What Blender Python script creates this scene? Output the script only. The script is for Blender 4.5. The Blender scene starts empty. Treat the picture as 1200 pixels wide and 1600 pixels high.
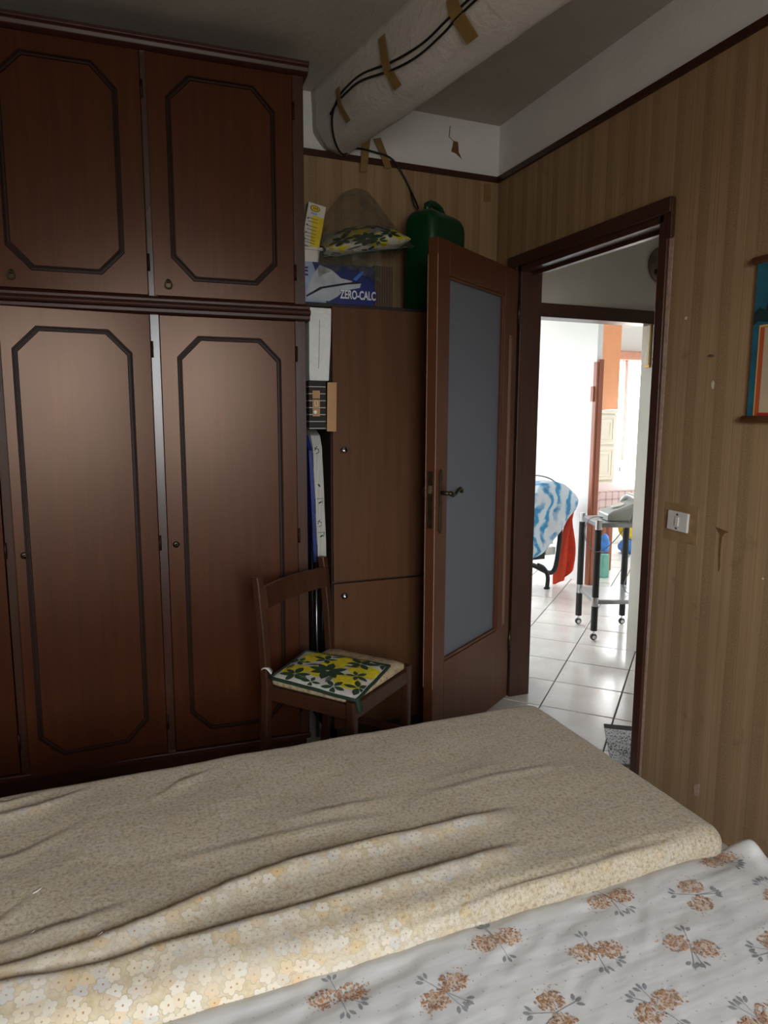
import bpy, math, random
from mathutils import Matrix, Vector, noise
random.seed(7)
sc = bpy.context.scene
COL = sc.collection
PI = math.pi

# ------------------------------------------------------------------ camera
cd = bpy.data.cameras.new('camera'); cam = bpy.data.objects.new('camera', cd); COL.objects.link(cam); sc.camera = cam
F = 1080.0
cd.sensor_width = 36; cd.lens = 36 * F / 1600; cd.clip_start = .02
yaw, pitch, roll = math.radians(21.99), math.radians(7.907), math.radians(.2)
hf = Vector((math.sin(yaw), math.cos(yaw), 0)); rt = Vector((math.cos(yaw), -math.sin(yaw), 0)); up = Vector((0, 0, 1))
fw = hf * math.cos(pitch) - up * math.sin(pitch); uu = hf * math.sin(pitch) + up * math.cos(pitch)
rt, uu = rt * math.cos(roll) + uu * math.sin(roll), uu * math.cos(roll) - rt * math.sin(roll)
cam.matrix_world = Matrix(((rt.x, uu.x, -fw.x, 0), (rt.y, uu.y, -fw.y, 0), (rt.z, uu.z, -fw.z, 1.38), (0, 0, 0, 1)))

# ------------------------------------------------------------------ world, light, exposure
w = bpy.data.worlds.new('sky'); sc.world = w; w.use_nodes = True
wt = w.node_tree; bg = wt.nodes['Background']; bg.inputs[1].default_value = 7.5
# overcast sky above the horizon, dull ground and facades below it
wc = wt.nodes.new('ShaderNodeTexCoord'); ws = wt.nodes.new('ShaderNodeSeparateXYZ'); wr_ = wt.nodes.new('ShaderNodeValToRGB')
wt.links.new(wc.outputs['Generated'], ws.inputs[0]); wm = wt.nodes.new('ShaderNodeMath'); wm.operation = 'MULTIPLY_ADD'; wm.inputs[1].default_value = .5; wm.inputs[2].default_value = .5
wt.links.new(ws.outputs[2], wm.inputs[0]); wt.links.new(wm.outputs[0], wr_.inputs[0]); wt.links.new(wr_.outputs[0], bg.inputs[0])
e_ = wr_.color_ramp.elements; e_[0].position = .49; e_[0].color = (.31, .295, .27, 1); e_[1].position = .53; e_[1].color = (.93, .97, 1, 1)
def portal(name, loc, rot, sx, sy):
    # guides the sampling of the sky through a window opening; gives off no light itself
    l = bpy.data.lights.new(name, 'AREA'); l.shape = 'RECTANGLE'; l.size = sx; l.size_y = sy; l.cycles.is_portal = True
    o = bpy.data.objects.new(name, l); COL.objects.link(o); o.location = loc; o.rotation_euler = rot
portal('bedroom_window_portal', (.15, -1.405, 1.55), (PI/2, 0, 0), 1.3, 1.2)
portal('living_window_portal', (2.375, 6.255, 1.55), (-PI/2, 0, 0), 1.55, 1.3)
portal('added_window_portal', (6.105, 4.35, 1.525), (0, PI/2, 0), .85, .7)  # belongs to the added side opening of the kitchen
portal('kitchen_window_portal', (5.45, 6.105, 1.28), (-PI/2, 0, 0), 1.1, 1.47)
sc.view_settings.view_transform = 'Standard'; sc.view_settings.look = 'None'
sc.view_settings.exposure = 1.4; sc.view_settings.gamma = 1; sc.view_settings.use_curve_mapping = False

# ------------------------------------------------------------------ materials
def L(c):
    return tuple(((v/255)/12.92 if v/255 <= .04045 else ((v/255+.055)/1.055)**2.4) for v in c) + (1,)
class NT:
    def __init__(s, name):
        s.m = bpy.data.materials.new(name); s.m.use_nodes = True; s.t = s.m.node_tree; s.b = s.t.nodes['Principled BSDF']
    def n(s, typ, ins=None, **kw):
        x = s.t.nodes.new(typ)
        for k, v in kw.items(): setattr(x, k, v)
        for k, v in (ins or {}).items():
            if isinstance(v, bpy.types.NodeSocket): s.t.links.new(v, x.inputs[k])
            else: x.inputs[k].default_value = v
        return x
    def math(s, op, a, b=0, c=0): return s.n('ShaderNodeMath', {0: a, 1: b, 2: c}, operation=op).outputs[0]
    def mix(s, f, a, b, bt='MIX'):
        return s.n('ShaderNodeMix', {0: f, 6: a, 7: b}, data_type='RGBA', blend_type=bt).outputs[2]
    def ramp(s, f, stops):
        r = s.n('ShaderNodeValToRGB', {0: f}); e = r.color_ramp.elements
        while len(e) < len(stops): e.new(.5)
        for x, (p, c) in zip(e, stops): x.position = p; x.color = c if len(c) == 4 else c + (1,)
        return r.outputs[0]
    def coord(s, scale=(1, 1, 1), rot=(0, 0, 0), loc=(0, 0, 0), out='Object'):
        c = s.n('ShaderNodeTexCoord').outputs[out]
        return s.n('ShaderNodeMapping', {0: c, 1: loc, 2: rot, 3: scale}).outputs[0]
    def noise(s, vec, scale, detail=3, rough=.55): return s.n('ShaderNodeTexNoise', {'Vector': vec, 'Scale': scale, 'Detail': detail, 'Roughness': rough}).outputs[0]
    def bump(s, h, strength, dist=.002):
        s.t.links.new(s.n('ShaderNodeBump', {'Height': h, 'Strength': strength, 'Distance': dist}).outputs[0], s.b.inputs['Normal'])
    def set(s, k, v):
        if isinstance(v, bpy.types.NodeSocket): s.t.links.new(v, s.b.inputs[k])
        else: s.b.inputs[k].default_value = v
        return s
MATS = {}
def plain(name, rgb, rough=.6, metal=0, var=.12, scale=8, bump=0, spec=.5):
    if name in MATS: return MATS[name]
    t = NT(name); c = L(rgb); n = t.noise(t.coord(), scale, 4)
    lo = tuple(v*(1-var) for v in c[:3]) + (1,); hi = tuple(min(1, v*(1+var)) for v in c[:3]) + (1,)
    t.set('Base Color', t.ramp(n, [(.3, lo), (.7, hi)])).set('Roughness', rough).set('Metallic', metal).set('Specular IOR Level', spec)
    if bump: t.bump(t.noise(t.coord(), scale*6, 3), bump)
    MATS[name] = t.m; return t.m
def wood(name, c1, c2, rough=.35, along='z', grain=1.0, spec=.5, coat=0, rvar=.08, tint=None):
    t = NT(name); sx = {'x': (2, 40, 40), 'y': (40, 2, 40), 'z': (40, 40, 2)}[along]
    v = t.coord(sx); n = t.noise(v, 1.0*grain, 6, .65)
    n2 = t.noise(t.coord((1.5, 1.5, .8)), 2.2, 3)
    col = t.ramp(n, [(.28, L(c1)), (.72, L(c2))])
    col = t.mix(t.math('MULTIPLY', n2, .35), col, L(tuple(v*.6 for v in c1)))
    t.set('Base Color', col).set('Specular IOR Level', spec)
    t.set('Roughness', t.math('ADD', t.math('MULTIPLY', n2, rvar*2), rough-rvar))
    if tint: t.set('Specular Tint', tint + (1,))
    if coat: t.set('Coat Weight', coat).set('Coat Roughness', rough*.8)
    t.bump(n, .12, .0006); return t.m

M = {}
M['wardrobe'] = wood('wardrobe_veneer', (60, 29, 15), (80, 40, 21), .31, 'z', 1, .5, 0, .04, (1, .70, .54))
M['wardrobe_dark'] = wood('wardrobe_dark_wood', (52, 24, 16), (72, 34, 22), .42, 'x', 1, .5)
M['groove'] = plain('wardrobe_groove', (40, 21, 11), .45, var=.2, spec=.2)
M['stile'] = wood('wardrobe_stile', (60, 36, 26), (80, 50, 36), .26, 'z', 1, .6, .15)
M['door_wood'] = wood('door_wood', (84, 47, 28), (104, 60, 37), .42, 'z', 1, .45, 0, .06, (1, .8, .66))
M['frame_wood'] = wood('frame_wood', (64, 38, 28), (86, 52, 39), .35, 'z', 1, .5)
M['cabinet'] = wood('cabinet_laminate', (86, 54, 32), (104, 68, 42), .5, 'z', .7, .25)
M['cabinet_edge'] = plain('cabinet_edge', (50, 34, 24), .6)
M['chair_wood'] = wood('chair_wood', (58, 33, 21), (80, 47, 30), .42, 'z', 1, .45)
M['chrome'] = plain('chrome', (205, 205, 208), .18, 1, var=.04)
M['steel'] = plain('steel', (150, 152, 155), .3, 1, var=.08)
M['palewood'] = wood('pale_strip_wood', (130, 94, 74), (150, 112, 92), .4, 'z', 1, .5)
M['bronze'] = plain('aged_bronze', (66, 60, 46), .4, .8, var=.3, scale=30)
M['black'] = plain('black_plastic', (22, 22, 24), .45)
M['blackmetal'] = plain('black_metal', (18, 20, 22), .35, .3)
M['white'] = plain('white_plastic', (214, 212, 204), .4, var=.05)
M['foam'] = plain('white_foam', (222, 226, 224), .8, var=.05, scale=60, bump=.3)
M['kraft'] = plain('kraft_cardboard', (176, 138, 96), .8, var=.1, scale=20)
M['darkboard'] = plain('dark_board', (34, 27, 24), .6, var=.2)
M['tape'] = plain('brown_paper_tape', (140, 112, 66), .55, var=.15, scale=40)
M['cable'] = plain('black_cable', (16, 16, 17), .5)
M['greycable'] = plain('grey_cable', (128, 128, 130), .5)
M['green'] = plain('green_jerrycan_plastic', (10, 66, 37), .35, var=.12, scale=5)
M['phone'] = plain('grey_phone_plastic', (158, 160, 154), .4, var=.05)
M['shelfgrey'] = plain('grey_shelf', (134, 137, 136), .3, var=.04)
M['ironwhite2'] = plain('pale_sole_print', (178, 190, 200), .45, var=.15, scale=14)
M['yellow'] = plain('yellow_print', (222, 196, 30), .6, var=.12, scale=30)
M['lemon'] = plain('lemon_print', (214, 196, 34), .8, var=.22, scale=40)
M['leaf'] = plain('leaf_print', (38, 66, 44), .8, var=.35, scale=60)
M['leaf2'] = plain('leaf_print_grey', (92, 98, 84), .8, var=.3, scale=60)
M['cushion_white'] = plain('cushion_ground', (206, 204, 196), .85, var=.08, scale=50, bump=.2)
M['darkgreen'] = plain('green_piping', (26, 50, 34), .8)
M['red'] = plain('red_cloth', (206, 66, 40), .85, var=.1, scale=20, bump=.2)
M['teal'] = plain('teal_paint', (120, 186, 170), .5)
M['bluebag'] = plain('blue_plastic', (64, 130, 214), .4, var=.25, scale=15)
M['orange'] = plain('orange_laminate', (226, 156, 110), .55, var=.05)
M['cream'] = plain('cream_paint', (222, 214, 196), .5, var=.04)
M['brownjamb'] = wood('brown_jamb', (150, 88, 66), (172, 104, 80), .5, 'z', 1, .4)
M['white_paint'] = plain('white_wall_paint', (232, 234, 234), .7, var=.03, scale=3, bump=.1)
M['hall_paint'] = plain('hall_wall_paint', (222, 219, 208), .7, var=.05, scale=3, bump=.1)
M['grout'] = plain('grout', (96, 92, 88), .9)
M['bed_base'] = plain('bed_base_cloth', (120, 112, 100), .9, var=.1)
M['floor'] = plain('bedroom_floor_cement', (120, 106, 94), .5, var=.2, scale=5)
M['brass'] = plain('brass_frame', (190, 150, 80), .35, .8)

def plaster(name, rgb, bump=.5, var=.1):
    t = NT(name); v = t.coord(); n = t.noise(v, 3, 5); n2 = t.noise(v, 28, 5, .7)
    c = L(rgb)[:3]
    t.set('Base Color', t.ramp(t.math('ADD', t.math('MULTIPLY', n, .7), t.math('MULTIPLY', n2, .3)), [(.3, tuple(x*(1-2*var) for x in c)), (.65, c)])).set('Roughness', .85)
    t.bump(t.math('ADD', n2, t.math('MULTIPLY', t.noise(v, 9, 3), 1)), bump, .008); return t.m
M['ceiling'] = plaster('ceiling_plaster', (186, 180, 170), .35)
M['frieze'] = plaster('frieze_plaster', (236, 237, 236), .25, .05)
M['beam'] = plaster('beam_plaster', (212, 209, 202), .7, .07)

def wallpaper():
    t = NT('striped_wallpaper')
    c = t.n('ShaderNodeTexCoord').outputs['Object']; s = t.n('ShaderNodeSeparateXYZ', {0: c})
    u = t.math('ADD', s.outputs[0], s.outputs[1]); z = s.outputs[2]
    ph = t.math('MULTIPLY', u, 2*PI/.115)
    band = t.math('MULTIPLY_ADD', t.math('SINE', ph), .5, .5)
    uz = t.n('ShaderNodeCombineXYZ', {0: t.math('MULTIPLY', u, 230), 1: t.math('MULTIPLY', z, 1.6)}).outputs[0]
    fine = t.noise(uz, 1, 4, .6)
    uz3 = t.n('ShaderNodeCombineXYZ', {0: t.math('MULTIPLY', u, 60), 1: t.math('MULTIPLY', z, .7)}).outputs[0]
    fine2 = t.noise(uz3, 1, 3, .5)
    uz2 = t.n('ShaderNodeCombineXYZ', {0: u, 1: z}).outputs[0]
    speck = t.noise(uz2, 190, 2, .7)
    col = t.ramp(t.math('ADD', t.math('MULTIPLY', fine, .62), t.math('MULTIPLY', fine2, .38)), [(.34, L((158, 128, 94))), (.52, L((174, 145, 110))), (.68, L((190, 162, 128)))])
    mask = t.n('ShaderNodeMapRange', {0: band, 1: .62, 2: .85}).outputs[0]
    sp = t.ramp(speck, [(.42, L((130, 105, 74))), (.6, L((162, 136, 102)))])
    col = t.mix(t.math('MULTIPLY', mask, .6), col, sp)
    line = t.math('GREATER_THAN', t.math('SINE', t.math('MULTIPLY', u, 2*PI/.0383)), .93)
    col = t.mix(t.math('MULTIPLY', line, .16), col, L((96, 72, 46)))
    n = t.noise(c, 2.3, 4); col = t.mix(t.math('MULTIPLY', n, .35), col, L((116, 88, 60)))
    n = t.n('ShaderNodeMapRange', {0: t.noise(c, 9, 5, .7), 1: .62, 2: .8}).outputs[0]; col = t.mix(t.math('MULTIPLY', n, .5), col, L((104, 72, 46)))
    t.set('Base Color', col).set('Roughness', .6).set('Specular IOR Level', .35); t.bump(t.math('ADD', speck, fine), .25, .001)
    return t.m
M['wallpaper'] = wallpaper()

def tilemat():
    t = NT('glazed_floor_tile'); n = t.noise(t.coord(out='Object'), 5, 4); n2 = t.noise(t.coord(), 60, 3)
    col = t.ramp(n, [(.3, L((222, 214, 207))), (.7, L((236, 232, 228)))])
    col = t.mix(t.n('ShaderNodeMapRange', {0: n2, 1: .64, 2: .75}).outputs[0], col, L((190, 178, 166)))
    t.set('Base Color', col).set('Roughness', t.math('MULTIPLY_ADD', n, .05, .17)); return t.m
M['tile'] = tilemat()

def beige_fabric():
    t = NT('beige_flowered_fabric'); c = t.n('ShaderNodeAttribute', attribute_name='cloth').outputs['Vector']
    warp = t.n('ShaderNodeTexNoise', {'Vector': c, 'Scale': 16.0, 'Detail': 2.0}).outputs[1]
    cw = t.n('ShaderNodeVectorMath', {0: c, 1: t.n('ShaderNodeVectorMath', {0: warp, 3: .012}, operation='SCALE').outputs[0]}, operation='ADD').outputs[0]
    S = 44.0
    sv = t.n('ShaderNodeVectorMath', {0: cw, 1: (1, 1, 0)}, operation='MULTIPLY').outputs[0]
    vo = t.n('ShaderNodeTexVoronoi', {'Vector': sv, 'Scale': S, 'Randomness': .8}, voronoi_dimensions='2D')
    d = t.n('ShaderNodeVectorMath', {0: sv, 1: vo.outputs['Position']}, operation='SUBTRACT').outputs[0]
    q = t.n('ShaderNodeSeparateXYZ', {0: d}); ang = t.math('ARCTAN2', q.outputs[1], q.outputs[0])
    rad = t.math('MULTIPLY', t.n('ShaderNodeVectorMath', {0: d}, operation='LENGTH').outputs[1], S)
    rnd = t.n('ShaderNodeSeparateColor', {0: vo.outputs['Color']})
    pet = t.math('MULTIPLY_ADD', t.math('ABSOLUTE', t.math('SINE', t.math('ADD', t.math('MULTIPLY', ang, 2.5), t.math('MULTIPLY', rnd.outputs[0], 6)))), .2, .40)
    e = t.math('SUBTRACT', rad, pet)
    inside = t.math('LESS_THAN', e, 0); edge = t.math('LESS_THAN', t.math('ABSOLUTE', e), .035); heart = t.math('LESS_THAN', rad, .075)
    petc = t.ramp(rnd.outputs[1], [(.0, L((228, 224, 214))), (.45, L((226, 212, 186))), (.6, L((220, 190, 142))), (1, L((206, 206, 206)))])
    ground = t.ramp(t.noise(c, 90, 3), [(.35, L((200, 182, 146))), (.65, L((218, 204, 174)))])
    col = t.mix(inside, ground, petc); col = t.mix(t.math('MULTIPLY', edge, .38), col, L((136, 124, 110))); col = t.mix(heart, col, L((182, 140, 92)))
    pat = t.n('ShaderNodeMapRange', {0: t.noise(c, 11, 3, .6), 1: .42, 2: .6, 3: 0, 4: .45}).outputs[0]
    col = t.mix(pat, col, L((214, 208, 196)))
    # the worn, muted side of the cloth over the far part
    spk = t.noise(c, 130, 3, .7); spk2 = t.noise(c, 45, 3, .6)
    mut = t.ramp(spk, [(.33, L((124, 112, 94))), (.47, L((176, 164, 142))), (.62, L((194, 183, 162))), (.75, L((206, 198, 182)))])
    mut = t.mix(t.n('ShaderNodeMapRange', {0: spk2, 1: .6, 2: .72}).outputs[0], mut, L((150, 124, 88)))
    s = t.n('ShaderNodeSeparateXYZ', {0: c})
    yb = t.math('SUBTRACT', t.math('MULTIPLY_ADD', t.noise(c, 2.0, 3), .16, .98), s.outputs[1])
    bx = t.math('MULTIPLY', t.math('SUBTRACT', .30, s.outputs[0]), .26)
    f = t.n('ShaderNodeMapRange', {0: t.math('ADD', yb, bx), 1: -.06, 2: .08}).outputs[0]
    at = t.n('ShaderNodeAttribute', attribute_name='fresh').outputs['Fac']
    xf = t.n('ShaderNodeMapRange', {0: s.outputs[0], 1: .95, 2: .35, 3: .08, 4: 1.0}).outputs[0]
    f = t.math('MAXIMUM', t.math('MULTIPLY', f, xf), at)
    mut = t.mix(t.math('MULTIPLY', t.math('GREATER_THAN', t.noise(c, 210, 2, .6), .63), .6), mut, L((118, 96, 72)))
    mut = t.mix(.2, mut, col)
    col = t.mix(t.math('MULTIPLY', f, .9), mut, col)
    t.set('Base Color', col).set('Roughness', .9).set('Specular IOR Level', .2); t.set('Sheen Weight', .15)
    t.bump(t.noise(c, 400, 2), .25, .0006); return t.m
M['beige'] = beige_fabric()
def white_fabric():
    t = NT('white_cotton'); c = t.coord(); n = t.noise(c, 6, 4)
    t.set('Base Color', t.ramp(n, [(.3, L((212, 213, 214))), (.7, L((226, 226, 225)))])).set('Roughness', .9).set('Specular IOR Level', .2)
    wr1 = t.noise(t.coord((5, 22, 5), (0, 0, math.radians(-46))), 1, 2, .5); wr2 = t.noise(t.coord((7, 30, 5), (0, 0, math.radians(-20)), (3, 1, 0)), 1, 2, .5)
    t.bump(t.math('ADD', t.math('ADD', wr1, wr2), t.math('MULTIPLY', t.noise(c, 420, 2), .05)), .3, .007); return t.m
M['cotton'] = white_fabric()
M['bloom'] = plain('brown_bloom_print', (176, 128, 94), .9, var=.25, scale=90)
M['bloom2'] = plain('pale_bloom_print', (204, 166, 136), .9, var=.2, scale=90)
M['greyleaf'] = plain('grey_leaf_print', (146, 150, 155), .9, var=.15, scale=90)
M['dot'] = plain('grey_dot_print', (168, 172, 178), .9)
M['blush'] = plain('blush_bloom_print', (216, 202, 188), .9, var=.06, scale=90)
def blanket():
    t = NT('blue_swirl_blanket'); c = t.coord()
    wv = t.n('ShaderNodeTexWave', {'Vector': c, 'Scale': 3.2, 'Distortion': 9.0, 'Detail': 3.0, 'Detail Scale': 1.6}).outputs[1]
    n = t.noise(c, 7, 3)
    col = t.ramp(wv, [(.25, L((196, 206, 214))), (.5, L((170, 200, 216))), (.7, L((110, 168, 200))), (.9, L((64, 132, 180)))])
    col = t.mix(t.n('ShaderNodeMapRange', {0: n, 1: .4, 2: .55}).outputs[0], L((198, 202, 208)), col)
    t.set('Base Color', col).set('Roughness', .9); t.bump(t.noise(c, 12, 3), .4, .01); return t.m
M['blanket'] = blanket()
def seatfab():
    t = NT('beige_floral_upholstery'); c = t.coord(); n = t.noise(c, 38, 4, .7)
    t.set('Base Color', t.ramp(n, [(.3, L((112, 92, 66))), (.45, L((176, 156, 122))), (.6, L((196, 178, 144))), (.72, L((148, 116, 78)))])).set('Roughness', .85); return t.m
M['seatfab'] = seatfab()
def checked():
    t = NT('pink_checked_cloth'); c = t.n('ShaderNodeTexCoord').outputs['Object']; s = t.n('ShaderNodeSeparateXYZ', {0: c})
    a = t.math('GREATER_THAN', t.math('SINE', t.math('MULTIPLY', t.math('ADD', s.outputs[0], s.outputs[1]), 2*PI/.07)), .72)
    b = t.math('GREATER_THAN', t.math('SINE', t.math('MULTIPLY', t.math('ADD', s.outputs[2], t.math('MULTIPLY', s.outputs[1], .8)), 2*PI/.07)), .72)
    f = t.math('MULTIPLY', t.math('ADD', a, b), .4)
    t.set('Base Color', t.mix(f, L((226, 200, 194)), L((150, 112, 118)))).set('Roughness', .85); return t.m
M['checked'] = checked()
def rugmat():
    t = NT('woven_black_white_rug'); c = t.coord(); n = t.noise(t.coord((190, 80, 10)), 1, 2, .6); n2 = t.noise(c, 6, 2)
    t.set('Base Color', t.ramp(t.math('MULTIPLY_ADD', n2, .25, t.math('MULTIPLY', n, .8)), [(.46, L((36, 36, 40))), (.52, L((226, 228, 232)))])).set('Roughness', .95); t.bump(n, .6, .004); return t.m
M['rug'] = rugmat()
M['rugband'] = plain('rug_band', (64, 60, 58), .95, var=.4, scale=60)
def frosted():
    t = NT('frosted_glass'); n = t.noise(t.coord(), 90, 3)
    t.set('Base Color', L((130, 134, 144))).set('Roughness', .5).set('Transmission Weight', .35).set('IOR', 1.3).set('Specular IOR Level', .5)
    t.bump(n, .5, .003); return t.m
M['frosted'] = frosted()
def film():
    t = NT('clear_plastic_film'); n = t.noise(t.coord(), 22, 5, .65)
    t.set('Base Color', L((104, 106, 92))).set('Roughness', .22).set('Alpha', t.n('ShaderNodeMapRange', {0: n, 1: .4, 2: .7, 3: .2, 4: .6}).outputs[0]); t.bump(n, 1, .02); return t.m
M['film'] = film()
def stripes(name, c1, c2, axis, per, th):
    t = NT(name); s = t.n('ShaderNodeSeparateXYZ', {0: t.n('ShaderNodeTexCoord').outputs['Object']})
    f = t.math('GREATER_THAN', t.math('SINE', t.math('MULTIPLY', s.outputs[axis], 2*PI/per)), th)
    t.set('Base Color', t.mix(f, L(c1), L(c2))).set('Roughness', .7); return t.m
M['boardstripe'] = stripes('striped_board_cover', (205, 203, 194), (92, 92, 92), 0, .0062, .5)
M['boxstripe'] = stripes('black_box_stripes', (24, 22, 22), (176, 170, 160), 2, .0265, .93)
M['corrugate'] = stripes('lined_brown_card', (92, 72, 52), (50, 38, 28), 0, .011, .5)
M['boxblue'] = plain('blue_box_print', (22, 38, 104), .45, var=.45, scale=9)
M['boxpale'] = plain('pale_blue_print', (150, 170, 200), .45, var=.25, scale=14)
M['ironsilver'] = plain('silver_iron_print', (176, 182, 190), .45, var=.25, scale=14)
M['ironwhite'] = plain('white_iron_print', (226, 230, 234), .45, var=.06, scale=14)
M['ink'] = plain('dark_ink', (30, 26, 24), .7)
M['scrollteal'] = plain('scroll_teal', (30, 92, 112), .85, var=.3, scale=12)
M['scrolldark'] = plain('scroll_dark_hills', (14, 48, 50), .85, var=.3, scale=12)
M['scrollcream'] = plain('scroll_cream', (196, 178, 146), .85, var=.1, scale=14)
M['scrollorange'] = plain('scroll_orange', (186, 84, 44), .85, var=.1)
M['scrollyellow'] = plain('scroll_yellow', (214, 170, 96), .85, var=.1)
M['scrollred'] = plain('scroll_red', (168, 40, 34), .85)
M['rodwood'] = wood('rod_wood', (150, 104, 72), (172, 122, 88), .5, 'y')
M['patch'] = plain('wallpaper_patch', (150, 120, 84), .65, var=.2, scale=30)
M['chip'] = plain('bare_plaster_chip', (214, 200, 178), .9)
M['stain'] = plain('brown_stain', (112, 76, 46), .8, var=.3, scale=60)
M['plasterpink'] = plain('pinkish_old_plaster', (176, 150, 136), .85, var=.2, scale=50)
M['disc'] = plain('mottled_disc', (120, 108, 92), .8, var=.5, scale=9)
M['curtain'] = plain('pink_curtain', (226, 186, 180), .9)
M['pelmet'] = plain('pink_wood_pelmet', (206, 150, 126), .6)

# ------------------------------------------------------------------ mesh helpers
class MB:
    def __init__(s): s.v = []; s.f = []; s.mi = []; s.M = Matrix.Identity(4); s.cur = 0
    def add(s, vs, fs):
        o = len(s.v); s.v += [s.M @ Vector(p) for p in vs]; s.f += [tuple(i+o for i in f) for f in fs]; s.mi += [s.cur]*len(fs); return s
    def box(s, x0, x1, y0, y1, z0, z1):
        vs = [(x, y, z) for z in (z0, z1) for y in (y0, y1) for x in (x0, x1)]
        return s.add(vs, [(0, 2, 3, 1), (4, 5, 7, 6), (0, 1, 5, 4), (2, 6, 7, 3), (0, 4, 6, 2), (1, 3, 7, 5)])
    def prism(s, poly, a0, a1, ax='y'):
        n = len(poly)
        def P(p, a): return {'y': (p[0], a, p[1]), 'x': (a, p[0], p[1]), 'z': (p[0], p[1], a)}[ax]
        vs = [P(p, a0) for p in poly] + [P(p, a1) for p in poly]
        return s.add(vs, [tuple(range(n)), tuple(range(2*n-1, n-1, -1))] + [(i, i+n, (i+1) % n+n, (i+1) % n) for i in range(n)])
    def tube(s, path, r, n=8, cap=True):
        path = [Vector(p) for p in path]; rs = r if isinstance(r, (list, tuple)) else [r]*len(path); rings = []; ref = None
        for i, p in enumerate(path):
            d = (path[min(i+1, len(path)-1)] - path[max(i-1, 0)]).normalized()
            if ref is None: ref = d.orthogonal().normalized()
            ref = (ref - d*ref.dot(d)); ref = ref.normalized() if ref.length > 1e-6 else d.orthogonal().normalized()
            b = d.cross(ref); rings.append([p + (ref*math.cos(2*PI*k/n) + b*math.sin(2*PI*k/n))*rs[i] for k in range(n)])
        return s.loft(rings, cap)
    def loft(s, rings, cap=True):
        n = len(rings[0]); vs = [p for r in rings for p in r]; fs = []
        for i in range(len(rings)-1):
            fs += [(i*n+k, i*n+(k+1) % n, (i+1)*n+(k+1) % n, (i+1)*n+k) for k in range(n)]
        if cap: fs += [tuple(range(n-1, -1, -1)), tuple(range((len(rings)-1)*n, len(rings)*n))]
        return s.add(vs, fs)
    def lathe(s, prof, c=(0, 0, 0), axis='z', n=16):
        rings = []
        for r, h in prof:
            ring = []
            for k in range(n):
                a = 2*PI*k/n; p = (r*math.cos(a), r*math.sin(a), h)
                if axis == 'y': p = (p[0], -p[2], p[1])
                if axis == 'x': p = (p[2], p[0], p[1])
                ring.append((c[0]+p[0], c[1]+p[1], c[2]+p[2]))
            rings.append(ring)
        return s.loft(rings)
    def grid(s, fn, nu, nv):
        vs = [fn(i/nu, j/nv) for j in range(nv+1) for i in range(nu+1)]
        return s.add(vs, [(j*(nu+1)+i, j*(nu+1)+i+1, (j+1)*(nu+1)+i+1, (j+1)*(nu+1)+i) for j in range(nv) for i in range(nu)])
def smooth_path(p, n=5):
    p = [Vector(q) for q in p]; out = []
    for i in range(len(p)-1):
        a, b, c, d = p[max(i-1, 0)], p[i], p[i+1], p[min(i+2, len(p)-1)]
        for k in range(n):
            t = k/n; out.append(.5*((2*b)+(c-a)*t+(2*a-5*b+4*c-d)*t*t+(3*b-a-3*c+d)*t**3))
    return out+[p[-1]]
WM = {}
def root(name, label, cat, loc=(0, 0, 0), rz=0, group=None, kind=None):
    o = bpy.data.objects.new(name, None); COL.objects.link(o); o.empty_display_size = .05
    o.location = loc; o.rotation_euler = (0, 0, rz); WM[o] = Matrix.Translation(loc) @ Matrix.Rotation(rz, 4, 'Z')
    return tag(o, label, cat, group, kind)
def tag(o, label=None, cat=None, group=None, kind=None):
    if label: o['label'] = label
    if cat: o['category'] = cat
    if group: o['group'] = group
    if kind: o['kind'] = kind
    return o
def build(mb, name, mat, parent=None, smooth=False, bevel=0, seg=2, local=False, origin=None, label=None):
    """links the collected shapes as ONE mesh object; coordinates are world ones unless local"""
    mats = mat if isinstance(mat, (list, tuple)) else [mat]
    base = WM.get(parent, Matrix.Identity(4)) if parent else Matrix.Identity(4)
    inv = Matrix.Identity(4) if local else base.inverted()
    vs = [inv @ v for v in mb.v]; off = Vector((0, 0, 0))
    if origin is not None:
        off = inv @ Vector(origin); vs = [v-off for v in vs]
    me = bpy.data.meshes.new(name); me.from_pydata([tuple(v) for v in vs], [], mb.f)
    for m in mats: me.materials.append(m)
    me.polygons.foreach_set('material_index', mb.mi)
    if smooth: me.polygons.foreach_set('use_smooth', [True]*len(me.polygons))
    me.validate(); me.update()
    import bmesh
    bm = bmesh.new(); bm.from_mesh(me); bmesh.ops.recalc_face_normals(bm, faces=bm.faces); bm.to_mesh(me); bm.free()
    o = bpy.data.objects.new(name, me); COL.objects.link(o); o.location = off
    if parent: o.parent = parent
    WM[o] = base @ Matrix.Translation(off)
    if bevel:
        b = o.modifiers.new('bevel', 'BEVEL'); b.width = bevel; b.segments = seg; b.limit_method = 'ANGLE'; b.angle_limit = .6
        me.polygons.foreach_set('use_smooth', [True]*len(me.polygons)); b.harden_normals = True
    if label: o['label'] = label
    return o
def bx(*a): return MB().box(*a)
def rrect(w, d, r, z, cx=0, cy=0, n=5):
    out = []
    for sx, sy, a0 in ((1, 1, 0), (-1, 1, PI/2), (-1, -1, PI), (1, -1, 1.5*PI)):
        for k in range(n):
            a = a0 + PI/2*k/(n-1); out.append((cx+sx*(w/2-r)+r*math.cos(a), cy+sy*(d/2-r)+r*math.sin(a), z))
    return out
def flat_poly(mb, pts, fn, mi=0):
    mb.cur = mi; mb.add([fn(*p) for p in pts], [tuple(range(len(pts)))])
def struct(name, mb, mat, label=None, cat=None, **k):
    o = build(mb, name, mat, **k); o['kind'] = 'structure'
    if label: o['label'] = label
    if cat: o['category'] = cat
    return o

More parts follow.
